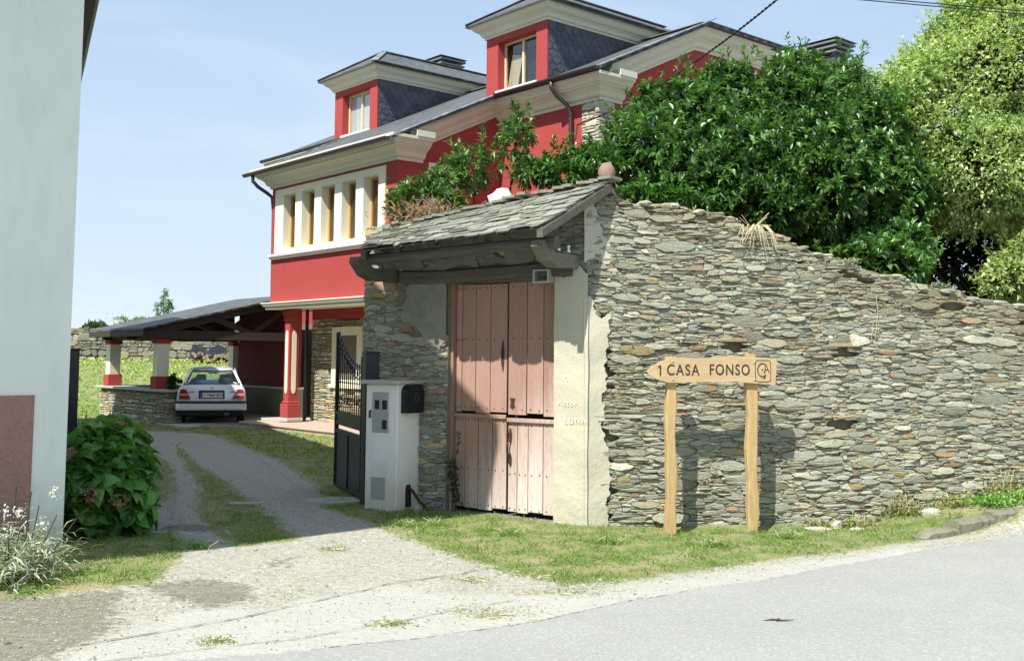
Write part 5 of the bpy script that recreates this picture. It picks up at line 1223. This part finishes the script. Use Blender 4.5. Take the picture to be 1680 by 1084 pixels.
# golden conifer
con = thing('golden_conifer', 'tall yellow-green conifer with dense drooping sprays at the right edge', 'tree', (7.6, 16.4, 0))
CP = [(.32, .42, .18), (.42, .50, .25), (.24, .35, .13), (.52, .58, .34), (.14, .24, .08)]
def conifer_parts(ells, n, L=.085, W=.11, pal=CP):
    P, Nn = shell(ells, n, .84, 1.04, .18); P2 = P
    k = 4; n_ = len(P); lay = np.repeat(P, k, 0)+rng.normal(size=(n_*k, 3))*.06; Nk = np.repeat(Nn, k, 0)
    D = unit(Nk+rng.normal(size=(n_*k, 3))*.55+[0, 0, .05]); c = np.repeat(pcol(n_, pal, .18), k, 0)*(1+rng.uniform(-.2, .2, (n_*k, 1)))
    a = leaves(lay, D, L*rng.uniform(.6, 1.2, n_*k), .045*rng.uniform(.7, 1.3, n_*k), c, .1, .35)
    P3 = np.repeat(P, 6, 0)+np.repeat(D[::k], 6, 0)*(np.tile(np.linspace(.0, .10, 6), n_)[:, None]); D3 = unit(np.repeat(D[::k], 6, 0)+rng.normal(size=(n_*6, 3))*.8)
    b = leaves(P3, D3, .05*rng.uniform(.6, 1.2, n_*6), .026*rng.uniform(.7, 1.3, n_*6), np.repeat(pcol(n_, pal, .2), 6, 0), .1, .2)
    return [a, b]
o_ = np.array([7.6, 16.4, 0])
ce = [E(1650, 175, 16, 1.7, 1.6, 1.5), E(1700, 60, 16.3, 1.3, 1.3, 1.6), E(1560, 230, 15.6, .85, 1.1, 1.05), E(1600, 285, 15.2, .95, 1.1, .70), E(1500, 235, 15.6, .45, .7, .75), E(1530, 170, 16, .55, .8, .7), E(1690, 280, 15.2, 1.1, 1.2, .85), E(1585, 90, 16.2, .55, .7, .65), E(1780, 160, 16.2, 1.3, 1.5, 2.0), E(1700, 440, 14.4, .55, .6, .40), E(1660, 30, 16.3, .8, .8, .7), E(1800, -60, 16.5, 1.4, 1.4, 2.0), E(1655, 460, 14.0, .25, .3, .22)]
ce = [(tuple(np.array(c)-o_), r) for c, r in ce]
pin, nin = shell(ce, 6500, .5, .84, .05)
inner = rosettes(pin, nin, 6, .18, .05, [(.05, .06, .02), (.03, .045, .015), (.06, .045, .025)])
fs_, fn_ = shell(ce, 2600, .98, 1.05, .18); feath = []
for q in (.03, .08, .13, .18): d_ = unit(fn_+[0, 0, .5]); feath.append(rosettes(fs_+d_*q, d_, 4, .07, .022, CP[:4], (.5, 1.1)))
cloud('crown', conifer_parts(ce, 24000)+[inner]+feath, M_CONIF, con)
tips = [((0, 0, 8.5), .03)]+[((random.uniform(-2.0, 1.2), random.uniform(-1.2, .8), random.uniform(2.6, 4.2)), .008) for _ in range(14)]
branches((.1, 0, 0), tips, .16, con, wob=.14)
# dark leaf mass added for the conifer's shaded hollow, shade put in its colours
ug = thing('shade_leaf_backing', 'dark leaf mass added for the shaded hollow under the golden conifer', 'foliage backing', (6.0, 17.0, 0)); 
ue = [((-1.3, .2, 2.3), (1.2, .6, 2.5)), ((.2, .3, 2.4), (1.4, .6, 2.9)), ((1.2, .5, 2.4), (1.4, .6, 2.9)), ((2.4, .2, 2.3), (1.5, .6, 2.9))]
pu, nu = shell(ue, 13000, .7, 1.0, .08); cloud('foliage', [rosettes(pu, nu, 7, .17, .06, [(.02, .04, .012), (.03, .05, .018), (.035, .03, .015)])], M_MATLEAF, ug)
branches((0, 0, 0), [((-.8, 0, 2.6), .01), ((.7, .1, 2.7), .01), ((2.2, .1, 2.6), .01)], .08, ug, 'stem')

# hydrangea at the corner of the pale building
hy = thing('hydrangea', 'broad-leaved hydrangea with a few faded pink flower heads at the pale building corner', 'shrub', (-3.76, 10.25, .03))
he = [((c[0]*.85-.07, c[1]*.95, c[2]*.92), (r[0]*.78, r[1]*.88, r[2]*.86)) for c, r in [((-.10, .25, .55), (.40, .6, .48)), ((.04, -.05, .42), (.36, .45, .38)), ((-.15, -.3, .42), (.3, .35, .45)), ((-.12, .5, .62), (.33, .5, .42)), ((.22, .0, .26), (.26, .3, .24)), ((-.1, -.05, .78), (.22, .3, .25))]]
P, Nn = shell(he, 480, .78, 1.12, .14); P2, N2 = shell(he, 380, .5, .8, .05)
HP = [(.075, .19, .035), (.11, .25, .05), (.06, .15, .03), (.15, .30, .08)]
def broad(P, D, L, W, cols):
    n = len(P); D = unit(D); S = unit(np.cross(D, np.array([0, 0, 1.])+.5*rng.normal(size=(n, 3)))); U = np.cross(S, D); L = L[:, None]; W = W[:, None]
    ts = [0, .22, .5, .78, 1.]; ws = [0.02, .42, .5, .32, 0.01]; cen = [P+D*L*t+U*L*(.10*math.sin(t*3.1)-.16*t*t) for t in ts]
    lf = [c+S*W*w+U*W*w*.35 for c, w in zip(cen, ws)]; rt_ = [c-S*W*w+U*W*w*.35 for c, w in zip(cen, ws)]
    V = np.stack(cen+lf+rt_, 1).reshape(-1, 3); i = np.arange(n)[:, None]*15; F = []
    for a in range(4): F += [i+[a, a+1, 5+a+1, 5+a], i+[a+1, a, 10+a, 10+a+1]]
    F = np.stack(F, 1).reshape(-1, 4); return V, F, np.repeat(cols, 8, 0)
def brosette(P, Nn, m, L, W, pal):
    n = len(P); k = n*m; N2_ = unit(np.repeat(Nn, m, 0)+[0, 0, .5]); t = unit(np.cross(N2_, rng.normal(size=(k, 3)))); a = rng.uniform(.7, 1.5, k)[:, None]
    return broad(np.repeat(P, m, 0), N2_*np.cos(a)+t*np.sin(a), L*rng.uniform(.65, 1.2, k), W*rng.uniform(.7, 1.15, k), np.repeat(pcol(n, pal, .15), m, 0)*(1+rng.uniform(-.15, .15, (k, 1))))
hf_ = cloud('foliage', [brosette(P, Nn, 4, .20, .125, HP), brosette(P2, N2, 4, .15, .1, HP)], M_MATLEAF, hy)
branches((0, 0, 0), [((-.1, .2, .7), .006), ((.3, -.1, .4), .006), ((-.2, -.3, .6), .006), ((.1, .3, .6), .006)], .015, hy, 'stem', wob=.03)
for c in ((.02, -.62, .42), (.22, -.48, .36), (-.22, -.55, .78), (.0, .1, .98)):
    n = 90; d = unit(rng.normal(size=(n, 3))); Pf = np.array(c)+d*.055*[1.2, 1, .8]
    cloud('flower_head', [leaves(Pf, unit(d+rng.normal(size=(n, 3))*.8), np.full(n, .028), np.full(n, .022), pcol(n, [(.26, .10, .10), (.36, .19, .16), (.22, .14, .08), (.42, .27, .25)], .2))], M_MATLEAF, hy)
# grey-leaved white flowering plant at the left edge
wp = thing('white_flowering_plant', 'grey-green strap-leaved plant with small white flowers at the foot of the plinth', 'plant', (-3.72, 8.05, gzf(-3.72, 8.05)))
n = 1500; Pp = rng.normal(size=(n, 3))*[.15, .20, .03]+[0, 0, .06]; q = rng.uniform(.0, .32, n); Pp[:, 2] += np.abs(rng.normal(size=n))*.12; Dp = unit(rng.normal(size=(n, 3))*[1, 1, .55]+[0, 0, .55]+Pp*[2.5, 2.5, 0])
cloud('foliage', [leaves(Pp, Dp, rng.uniform(.08, .16, n), rng.uniform(.010, .018, n), pcol(n, [(.34, .40, .32), (.25, .31, .23), (.46, .50, .42), (.3, .29, .2)], .2), .2, .3)], M_MATLEAF, wp)
mb = MB()
for _ in range(16): x, y = random.gauss(0, .17), random.gauss(0, .15); mb.tube([(x*.4, y*.4, .05), (x*.8, y*.8, .3), (x, y, random.uniform(.38, .72))], .004, 4, cap=False)
mb.build('stem', M_BARK, wp)
n = 230; cl = rng.normal(size=(16, 3))*[.16, .16, .12]+[0, 0, .38]; Pf = cl[rng.integers(0, 16, n)]+rng.normal(size=(n, 3))*.018
cloud('flowers', [leaves(Pf, unit(rng.normal(size=(n, 3))), np.full(n, .022), np.full(n, .018), pcol(n, [(.75, .74, .78), (.62, .60, .70), (.8, .8, .8)], .08))], M_MATLEAF, wp)

# grass blades
def blades(n, x0, x1, y0, y1, h, w, pal, thr=.5, dens=None, rot=0):
    x = rng.uniform(x0, x1, n); y = rng.uniform(y0, y1, n); g, c, b = masks(x, y)
    cl = .5+.5*lump(x, y, 5.)+.45*lump(x, y, 13.)
    k = (g+(rng.random(n)-.5)*.5 > thr) & (rng.random(n) < np.clip(cl*1.5-.35, .02, 1)) & (sdf(x, y, P_ROAD) < 0)
    x, y = x[k], y[k]; n = len(x); z = gz(x, y); P = np.stack([x, y, z], -1); D = unit(rng.normal(size=(n, 3))*[.7, .7, .1]+[0, 0, .8]); hh = h*rng.uniform(.4, 1.3, n)*(.6+.6*np.clip(cl[k], 0, 1)); S = unit(np.cross(D, rng.normal(size=(n, 3))))*w
    m = P+D*hh[:, None]*.55; t = P+D*hh[:, None]+rng.normal(size=(n, 3))*hh[:, None]*[.35, .35, .02]
    V = np.stack([P-S, P+S, m+S*.8, m-S*.8, t], 1).reshape(-1, 3); i = np.arange(n)[:, None]*5
    F = np.concatenate([i+[0, 1, 2, 3]], 1); F2 = np.concatenate([i+[3, 2, 4, 4]], 1)
    V4 = np.stack([P-S, P+S, t+S*.25, t-S*.25], 1).reshape(-1, 3); F4 = np.arange(n*4).reshape(-1, 4)
    return V4, F4, pcol(n, pal, .22)
GP = [(.12, .24, .04), (.16, .29, .06), (.20, .30, .08), (.28, .29, .13), (.09, .19, .03), (.38, .34, .20)]
gr = cloud('grass', [blades(80000, -3, 8, 8, 13.5, .030, .0035, GP), blades(70000, -3, 8, 8, 13.5, .06, .0035, GP[:5], .56), blades(26000, -4.6, -2.2, 7.2, 10.6, .04, .0035, GP), blades(50000, -2.4, 3, 6.2, 10.6, .025, .003, GP, .45), blades(38000, -8, -.5, 9.5, 20, .05, .005, GP), blades(30000, -14, -1, 18, 34, .07, .011, [(.13, .23, .03), (.18, .28, .05), (.11, .2, .03)])], M_GRASS)
tag(gr, 'short patchy grass', 'grass', kind='stuff')
n = 26000; x = rng.uniform(-32, 6, n); y = rng.uniform(30, 48.5, n); P = np.stack([x, y, gz(x, y)], -1)
gl = leaves(P, unit(rng.normal(size=(n, 3))*.4+[0, 0, 1]), rng.uniform(.05, .12, n), np.full(n, .05), pcol(n, [(.17, .31, .05), (.22, .38, .07), (.26, .40, .09)], .2))
tag(cloud('meadow_grass', [gl], M_GRASS), 'short bright grass of the meadow behind the carport', 'grass', kind='stuff')
n = 2600; x = rng.uniform(-30, 2, n); y = 40+8.4*rng.random(n)**.8; keep = lump(x, y, .9)+.5*rng.random(n) > .12; x, y = x[keep], y[keep]; n = len(x); P = np.stack([x, y, gz(x, y)+.14], -1)
tag(cloud('yellow_flowers', [leaves(P, unit(rng.normal(size=(n, 3))), np.full(n, .07), np.full(n, .06), pcol(n, [(.75, .66, .05), (.8, .74, .15), (.7, .75, .2)], .1))], M_MATLEAF), 'yellow flowers in the meadow in front of the far stone wall', 'flowers', kind='stuff')
# weeds: name things one can point at
def weed(name, lab, cat, x, y, r, h, n, pal, L=.07, W=.02, group=None, z=None, matl=None, flat=1.):
    t = thing(name, lab, cat, (x, y, gzf(x, y) if z is None else z), 0, group); P = rng.normal(size=(n, 3))*[r*.5, r*.35, 0]; P[:, 2] = np.abs(rng.normal(size=n))*h*.35
    D = unit(rng.normal(size=(n, 3))*[1, 1, .5*flat]+[0, 0, .7*flat]); cloud('leaves', [leaves(P, D, rng.uniform(.5, 1.2, n)*L, rng.uniform(.6, 1.2, n)*W, pcol(n, pal, .25))], matl or M_MATLEAF, t)
    mb = MB()
    for _ in range(8): a = Vector((random.gauss(0, r*.4), random.gauss(0, r*.25), 0)); mb.tube([a, a+Vector((random.gauss(0, .02), random.gauss(0, .02), h*.5)), a+Vector((random.gauss(0, .05), random.gauss(0, .04), h))], .003, 4, cap=False)
    mb.build('stem', M_STRAW, t); return t
def onwall(s, d): return KX+wdx*s+wdy*d, KY+wdy*s-wdx*d     # s along the wall, d in front of it
BR_ = [(.30, .30, .13), (.22, .26, .08), (.36, .30, .16), (.18, .24, .07)]
for s, d, r, h, nn_, lb in ((2.55, .14, .16, .10, 150, 'low brownish weed at the wall foot, nearest to the right sign post'), (2.95, .2, .2, .14, 220, 'low weed at the wall foot right of the sign, among loose stones'), (3.55, .15, .26, .24, 420, 'tall reddish weed clump against the wall under a rust-coloured stone'), (4.15, .2, .22, .14, 260, 'spreading weed at the wall foot behind the start of the kerb'), (4.75, .14, .30, .30, 560, 'tall bushy weed against the wall near the right edge'), (5.35, .12, .25, .22, 380, 'weed clump against the wall at the very right edge')):
    x, y = onwall(s, d); weed('wall_weed', lb, 'weed', x, y, r, h, nn_, BR_, .055, .022, 'weeds along the foot of the long wall')
for s, d, r, lb in ((4.45, .42, .3, 'bright green leafy patch on the bank just behind the kerb'), (4.95, .40, .32, 'bright green leafy patch on the bank, right end of the kerb')):
    x, y = onwall(s, d); weed('clover_patch', lb, 'weed', x, y, r, .10, 700, [(.12, .30, .05), (.16, .36, .07), (.2, .34, .08)], .045, .03, 'green patches behind the kerb')
for x, y, lb in ((.0, 10.4, 'bright grass tuft in the verge before the salmon doors'), (.9, 10.0, 'bright grass tuft in the verge below the plaster jamb'), (1.9, 9.9, 'bright grass tuft in the verge in front of the sign'), (2.7, 10.4, 'bright grass tuft in the verge right of the sign'), (-.75, 11.0, 'bright grass tuft near the foot of the meter cabinet'), (-1.05, 10.9, 'grass tuft beside the gravel rut by the cabinet'), (-2.75, 9.55, 'small white-tipped grass tuft at the driveway edge near the hydrangea')):
    weed('grass_tuft', lb, 'grass tuft', x, y, .14, .07, 260, [(.14, .27, .06), (.2, .33, .08), (.26, .34, .14)], .07, .008, 'tufts in the verge', matl=M_GRASS)
for i, (x, y) in enumerate(((-1.55, 9.55), (-.15, 7.3), (-.75, 6.95), (.55, 7.95), (-.3, 8.35), (-1.75, 6.5), (.2, 8.6))):
    random.seed(i)
    weed('apron_weed', ('thin weedy tuft on the driveway centre line just outside the shadow edge', 'flat yellow-green weed patch along the concrete joint, longest of them', 'small weed patch in the concrete joint left of the long one', 'weed patch on the gravel below the verge corner', 'sparse weed on the gravel in front of the salmon door', 'narrow weed strip in the joint nearest the bottom left', 'sparse weed between the gravel and the verge edge')[i], 'weed', x, y, (.12, .34, .14, .3, .2, .12, .24)[i], .02, 220, [(.2, .26, .08), (.3, .32, .14), (.16, .22, .05)], .03, .008, 'weeds growing in the driveway apron', matl=M_GRASS, flat=.5)
# creeper on the left door
vn = thing('door_creeper', 'thin climbing weed growing up the lower left of the salmon door', 'climbing plant', gw(1.66, .04, 0), GA); mb = MB(); tips_ = []
for k in range(5):
    p = [Vector((random.uniform(-.05, .05), 0, 0))]
    for j in range(9): p.append(p[-1]+Vector((random.uniform(-.03, .03), random.uniform(-.004, .006), .06+.035*(k == 0))))
    mb.tube(p, .004, 4, cap=False); tips_ += p[2:]
mb.build('stem', M_BARK, vn); tp = np.array([tuple(p) for p in tips_]); cloud('leaves', [rosettes(tp, np.tile([0, 1., .2], (len(tp), 1)), 6, .05, .03, [(.06, .08, .03), (.10, .11, .05), (.07, .09, .05)], (.3, 1.5))], M_MATLEAF, vn)
# dry grass tuft on the wall top
x, y = onwall(1.86, .0); dt = thing('dry_grass_tuft', 'pale dry grass tuft hanging over the top of the long stone wall', 'dry plant', (x, y, 3.10), WA); mb = MB()
for i in range(34):
    a = random.uniform(-1, 1); p = Vector((random.gauss(0, .05), -.04, .03)); pts = [p, p+Vector((a*.08, -.06, .03)), p+Vector((a*.17, -.10, -.05)), p+Vector((a*.24, -.10, -random.uniform(.08, .26)))]
    mb.tube(pts, random.uniform(.002, .004), 4, cap=False)
for i in range(5): mb.tube([(0, -.02, .02), (random.uniform(-.3, .35), -.05, random.uniform(.05, .2))], .004, 4, cap=False)
mb.build('stalks', M_STRAW, dt)
x, y = onwall(3.30, .0); d2 = thing('dry_stalks', 'two thin dry stalks standing against the upper part of the long wall', 'dry plant', (x, y, 1.95), WA); mb = MB(); mb.tube([(0, -.04, 0), (.02, -.06, .3), (.01, -.05, .48)], .003, 4); mb.tube([(-.05, -.04, 0), (-.03, -.06, .2), (-.06, -.05, .3)], .003, 4); mb.tube([(.04, -.04, .05), (.03, -.06, .2)], .003, 4); mb.build('stalks', M_STRAW, d2)
# wall-top plants
x, y = onwall(4.2, -.15); weed('wall_fern', 'small grey-green tuft growing on the top of the long wall', 'weed', x, y, .14, .08, 160, [(.14, .2, .1), (.24, .28, .17)], .06, .014, z=wtop(4.2)-.02)
x, y = onwall(3.0, .0); weed('wall_fern', 'pale green lichen-like tuft near the middle of the long wall top', 'weed', x, y, .14, .05, 160, [(.2, .28, .15), (.3, .34, .22)], .04, .02, z=wtop(3.0)-.05)
# ------------------------------------------------------------ far wall, pile, far trees
mb = MB(); random.seed(5)
FWY = 48.6
rubble(mb, -30, 4, .0, lambda x: 1.55+.06*math.sin(x*1.3)+.04*math.sin(x*3.1), 0, -1, hmin=.10, hmax=.26, dep=.05, rust=.03, pal=[tuple(q*.62 for q in c) for c in PAL], big=.02, small=True, lmul=(1.2, 3.2))
mb.b2((-30, .03, -.6), (4, .6, 1.5), 1)
o = mb.build('far_stone_wall', [M_STONE, M_MORTAR]); place(o, (0, FWY, 1.40), 0); tag(o, 'long dry stone wall across the far side of the meadow behind the carport', 'stone wall')
pile = thing('covered_woodpile', 'heap of logs under shiny black plastic in front of the far stone wall', 'woodpile', (-12.6, 47.2, gzf(-12.6, 47.2)))
mb = MB(); pts = []
nx_, ny_ = 26, 8
V = [(-1.5+3.0*i/nx_, -.5+1.0*j/ny_, (.62+.14*math.sin(i*.8)+random.uniform(-.06, .06))*(1 if 0 < j < ny_ else .18)+(-.25 if i in (0, nx_) else 0)) for j in range(ny_+1) for i in range(nx_+1)]
mb.add(V, [[j*(nx_+1)+i, j*(nx_+1)+i+1, (j+1)*(nx_+1)+i+1, (j+1)*(nx_+1)+i] for j in range(ny_) for i in range(nx_)]); mb.build('plastic_cover', plain('black_plastic_sheet', (.02, .022, .028), .18, .2, 6, .6), pile)
mb = MB()
for i in range(46): x = random.uniform(-1.45, 1.45); z = random.uniform(.06, .42); mb.tube([(x, -.75+random.uniform(-.1, .1), z), (x+random.uniform(-.3, .3), .3, z+random.uniform(-.05, .05))], random.uniform(.05, .085), 7)
mb.build('logs', plain('cut_log', (.25, .20, .15), .9, .4, 10, .1), pile)
def fartree(name, lab, x, y, z, r, n, pal, L, W, spread=(.4, 1.4), trunk=.06):
    t = thing(name, lab, 'tree', (x, y, z), 0); P, Nn = shell([((0, 0, r[2]*1.05), r)], n, .5, 1.05, .15)
    cloud('crown', [rosettes(P, Nn, 6, L, W, pal, spread)], M_MATLEAF, t); branches((0, 0, -1.5), [((0, 0, r[2]*1.3), .01), ((.2, 0, r[2]), .01)], trunk, t, 'trunk', wob=.03)
ZT = 1.5
fartree('distant_tree', 'small rounded shrub-like tree showing over the far wall, leftmost', -21.9, 56, 2.55, (.7, .5, .42), 160, [(.05, .10, .03), (.08, .14, .04)], .25, .09)
fartree('distant_tree', 'broad low leafy tree over the far wall beside the palm', -19.6, 57, 2.5, (1.6, .6, .45), 260, [(.14, .24, .07), (.2, .3, .1)], .22, .08)
fartree('distant_tree', 'thin upright conifer tip above the carport roof', -18.6, 57, 2.9, (.45, .4, 1.05), 190, [(.10, .2, .08), (.14, .25, .09)], .2, .06)
pt = thing('small_palm', 'small palm crown above the far wall just left of the carport roof', 'palm', (-19.9, 56, 1.5)); mb = MB(); mb.tube([(0, 0, 0), (0, 0, 1.6)], .12, 7); mb.build('trunk', M_BARK, pt)
q = []
for k in range(15):
    w = k*.85; d = np.array([math.cos(w), math.sin(w), .6+.5*(k % 3)]); pp_ = np.array([[d[0]*t, d[1]*t, 1.6+d[2]*t*.8-.9*t*t] for t in np.linspace(.1, .85, 12)]); q.append(rosettes(pp_, np.tile(unit(d), (12, 1)), 4, .30, .05, [(.12, .2, .06), (.18, .26, .09)], (.5, 1.1), 0))
cloud('fronds', q, M_MATLEAF, pt)
an = thing('roof_aerial', 'thin forked television aerial seen above the far wall', 'aerial', (-22.4, 60, 1.5)); mb = MB(); mb.tube([(0, 0, 0), (0, 0, 2.4)], .025, 6); mb.tube([(-.45, 0, 2.3), (.45, 0, 2.45)], .02, 6)
for x in (-.4, -.1, .2, .42): mb.tube([(x, -.02, 2.2), (x, .02, 2.6)], .015, 5)
mb.build('mast', M_GALV, an)
# plant on the carport wall
pl = thing('climbing_plant', 'small dark leafy plant on the carport coping beside the second pier, left of the car', 'plant', tuple(Vector((*HO, .86))+HX*-1.72+HY*-1.72))
P, Nn = shell([((0, 0, .16), (.10, .10, .18))], 60, .3, 1., .2); cloud('leaves', [rosettes(P, Nn, 6, .11, .06, [(.03, .08, .02), (.05, .12, .03)])], M_MATLEAF, pl); branches((0, 0, 0), [((0, 0, .3), .004)], .01, pl, 'stem', wob=.01)

# ------------------------------------------------------------ kerb, stones, slabs, stick
random.seed(77)
kp = [(3.93, 10.42), (4.40, 10.76), (4.93, 11.15), (5.48, 11.52), (6.2, 12.0), (7.0, 12.5)]
labs = ['low rounded kerb stone, the first and leftmost one of the row', 'mossy kerb stone next to the first one', 'mossy kerb stone in the middle of the row', 'kerb stone at the right edge of the picture', 'kerb stone beyond the right edge']
for i in range(5):
    (xa, ya), (xb, yb) = kp[i], kp[i+1]; L = math.hypot(xb-xa, yb-ya); mb = MB(); rs = []
    for k in range(11):
        f = k/10; h = (.07 if i == 0 else .13)*(min(1, f*4+.15) if i == 0 else 1)+random.uniform(-.008, .008); w = .09+random.uniform(-.012, .012)
        rs.append([(f*L*.985, -w, -.06), (f*L*.985, -w+.008, h*.7), (f*L*.985, -w*.4, h), (f*L*.985, w*.5, h*.98), (f*L*.985, w, h*.6), (f*L*.985, w, -.06)])
    mb.loft(rs); o = mb.build('kerb_stone', plain('mossy_kerb_concrete', (.20, .195, .14), .95, .5, 9, .1, bump=1, bsc=28)); place(o, (xa, ya, gzf(xa, ya)*.6), math.atan2(yb-ya, xb-xa)); tag(o, labs[i], 'kerb stone', 'kerb stones beside the road')
def rock(name, lab, x, y, s, seed, pal=None, group='loose stones at the foot of the wall', cat='stone'):
    random.seed(seed); mb = MB(); mb.sphere((0, 0, s[2]*.35), s, 9, 0, pal or pick(PAL, 0), .2, rotz(random.uniform(-.4, .4))); o = mb.build(name, M_ROCK); place(o, (x, y, gzf(x, y))); tag(o, lab, cat, group)
WH = (.6, .6, .56)
for s, d, sz, lb, c in ((2.15, .22, (.10, .06, .03), 'flat grey stone in the grass just right of the sign, leftmost loose stone', None), (2.45, .28, (.14, .07, .035), 'long flat pale stone in the grass below the round wall stone', WH), (2.72, .18, (.075, .05, .06), 'upright pale stone block at the wall foot', WH), (2.85, .38, (.09, .05, .03), 'small flat white stone in front of the pale block', WH), (3.75, .32, (.12, .07, .05), 'dark-shadowed pale stone lying in the weeds of the bank', WH), (3.2, .12, (.08, .05, .04), 'grey stone tucked against the wall foot among weeds', None)):
    x, y = onwall(s, d); rock('loose_stone', lb, x, y, sz, int(s*100), c)
for a, sz, lb in ((2.18, (.05, .07, .07), 'small dark stone beside the cabinet pipe'),): p = gw(a-.25, .30); rock('loose_stone', lb, p.x, p.y, sz, 5, None, 'loose stones at the foot of the wall')
mb = MB(); mb.prism([(-.38, -.12), (-.05, -.30), (.32, -.10), (.30, .22), (-.1, .34), (-.36, .12)], (0, 0, -.02), (1, 0, 0), (0, 1, 0), (0, 0, .045)); o = mb.build('stone_slab', M_CONC); place(o, (-2.02, 12.75, gzf(-2.0, 12.7)), .2); tag(o, 'flat concrete slab lying in the grass under the open black gate leaf', 'slab')
mb = MB(); mb.prism([(-.2, -.05), (.1, -.10), (.22, .02), (.05, .10), (-.18, .08)], (0, 0, -.02), (1, 0, 0), (0, 1, 0), (0, 0, .035)); o = mb.build('stone_slab', M_CONC); place(o, (-3.05, 12.5, gzf(-3.0, 12.5)), .2); tag(o, 'small flat stone sunk in the central grass strip of the driveway', 'slab')
mb = MB(); mb.tube([(0, 0, 0), (.06, .01, .004), (.12, -.01, .002), (.20, .0, .004)], [.002, .006, .005, .002], 5); mb.tube([(.08, 0, .004), (.11, .03, .004)], .004, 4); mb.tube([(.1, 0, .004), (.07, -.03, .004)], .004, 4); o = mb.build('twig', plain('dark_twig', (.05, .045, .03), .9)); place(o, (1.66, 7.08, .018), .05); tag(o, 'small dark broken twig lying alone on the grey road', 'twig')
# scattered gravel
n = 15000; x = rng.uniform(-3.8, 3, n); y = rng.uniform(5.6, 13, n); g, c, b = masks(x, y); k = (rng.random(n) < .45+.5*lump(x, y, 3)+.8*(x < -2.3)*(y < 7.8)) & (sdf(x, y, P_ROAD) < .1) & (g < .75); x, y = x[k], y[k]; n = len(x)
s = rng.uniform(.003, .0085, n)*(1+2.0*(rng.random(n) > .985)); C = np.stack([x, y, gz(x, y)+.006], -1)
oc = np.array([(1, 0, 0), (0, 1, 0), (-1, 0, 0), (0, -1, 0), (0, 0, .7), (0, 0, -.5)]); V = (C[:, None]+oc[None]*s[:, None, None]*rng.uniform(.6, 1.4, (n, 6, 1))).reshape(-1, 3)
tri = np.array([(0, 1, 4), (1, 2, 4), (2, 3, 4), (3, 0, 4)]); F = (np.arange(n)[:, None, None]*6+tri[None]).reshape(-1, 3)
gv = npmesh('gravel', V, F, np.repeat(pcol(n, [(.35, .34, .31), (.5, .49, .45), (.6, .59, .55), (.22, .21, .19)], .15), 4, 0), M_ROCK); tag(gv, 'loose gravel scattered over the driveway mouth', 'gravel', kind='stuff')
# joints in the apron: shallow dark seams
def seam(pts, w, lab, col_=(.13, .13, .11)):
    P = []
    for (a, b), (c, d) in zip(pts, pts[1:]):
        m = int(math.hypot(c-a, d-b)/.05)+1
        for i in range(m): P.append((a+(c-a)*i/m, b+(d-b)*i/m))
    P = np.array(P); t = np.gradient(P, axis=0); nn_ = unit(np.stack([-t[:, 1], t[:, 0]], -1)); wob = np.cumsum(rng.normal(size=len(P))*.006); wob -= np.linspace(0, wob[-1], len(P)); P = P+nn_*wob[:, None]; ww = (w*np.clip(rng.random(len(P)), .1, 1))[:, None]
    a = P+nn_*ww; b = P-nn_*ww; V = [(p[0], p[1], gzf(*p)+.0125) for p in a]+[(p[0], p[1], gzf(*p)+.0125) for p in b]; n_ = len(P)
    mb = MB(); mb.add(V, [[i, i+1, n_+i+1, n_+i] for i in range(n_-1)]); o = mb.build('pavement_joint', plain('dark_joint', col_, .95, .4, 14, .1), fixn=False); tag(o, kind='structure')
seam([(-2.51, 6.38), (-1.72, 7.06), (-.89, 8.12), (-.2, 8.75), (.89, 9.3)], .009, '')
seam([(-2.3, 6.0), (-1.75, 6.35), (-1.3, 6.55), (-.9, 6.86), (-.3, 7.35), (.06, 7.66)], .006, '', (.16, .17, .09))
seam([(-1.14, 6.33), (-.4, 6.68), (.13, 7.03), (.69, 7.5), (1.48, 8.1)], .006, '', (.2, .2, .14))
# ------------------------------------------------------------ cables
M_CABLE = plain('black_cable', (.02, .02, .022), .6)
def catenary(a, b, sag, n=24): return [Vector(a).lerp(Vector(b), i/n)-Vector((0, 0, sag*4*(i/n)*(1-i/n))) for i in range(n+1)]
att = Vector((*HO, 0))+HX*8.24+HY*2.6+Vector((0, 0, 6.55))
def cable(lab, pts, r, group=None, twist=0):
    mb = MB()
    if twist:
        D = []
        for i in range(len(pts)-1):
            for k in range(twist): D.append(pts[i].lerp(pts[i+1], k/twist))
        D.append(pts[-1])
        for ph in (0, math.pi): mb.tube([p+Vector((r*.9*math.cos(i*1.05+ph), 0, r*.9*math.sin(i*1.05+ph))) for i, p in enumerate(D)], r, 5)
    else: mb.tube(pts, r, 6)
    o = mb.build('cable', M_CABLE, None, True); tag(o, lab, 'cable', group)
cable('twisted black supply cable rising from the stone pillar of the red house past its roof', catenary(att, att+(Vector((5.6, 12.0, 8.35))-att)*1.5+Vector((0, 0, 1.65)), 1.2375, 36), .011, None, 14)
cable('upper of the two black overhead wires crossing the top right corner', catenary((-17.5, 14.1, 8.41), (27.5, 12.6, 4.26), .02, 40), .007, 'overhead wires')
cable('lower of the two black overhead wires crossing the top right corner', catenary((-17.5, 14.3, 8.48), (27.5, 12.3, 4.08), .02, 40), .007, 'overhead wires')
mb = MB(); mb.tube([att, att+HX*-.05+Vector((0, 0, -.3)), att+HX*-.25+Vector((0, 0, -.45)), att+HX*-.3+Vector((0, 0, -1.0)), att+HX*-.05+Vector((0, 0, -1.2)), att+HX*-.03+Vector((0, 0, -2.6))], .012, 5); o = mb.build('cable', M_CABLE); tag(o, 'slack black cable looping down the stone corner pillar of the red house', 'cable')
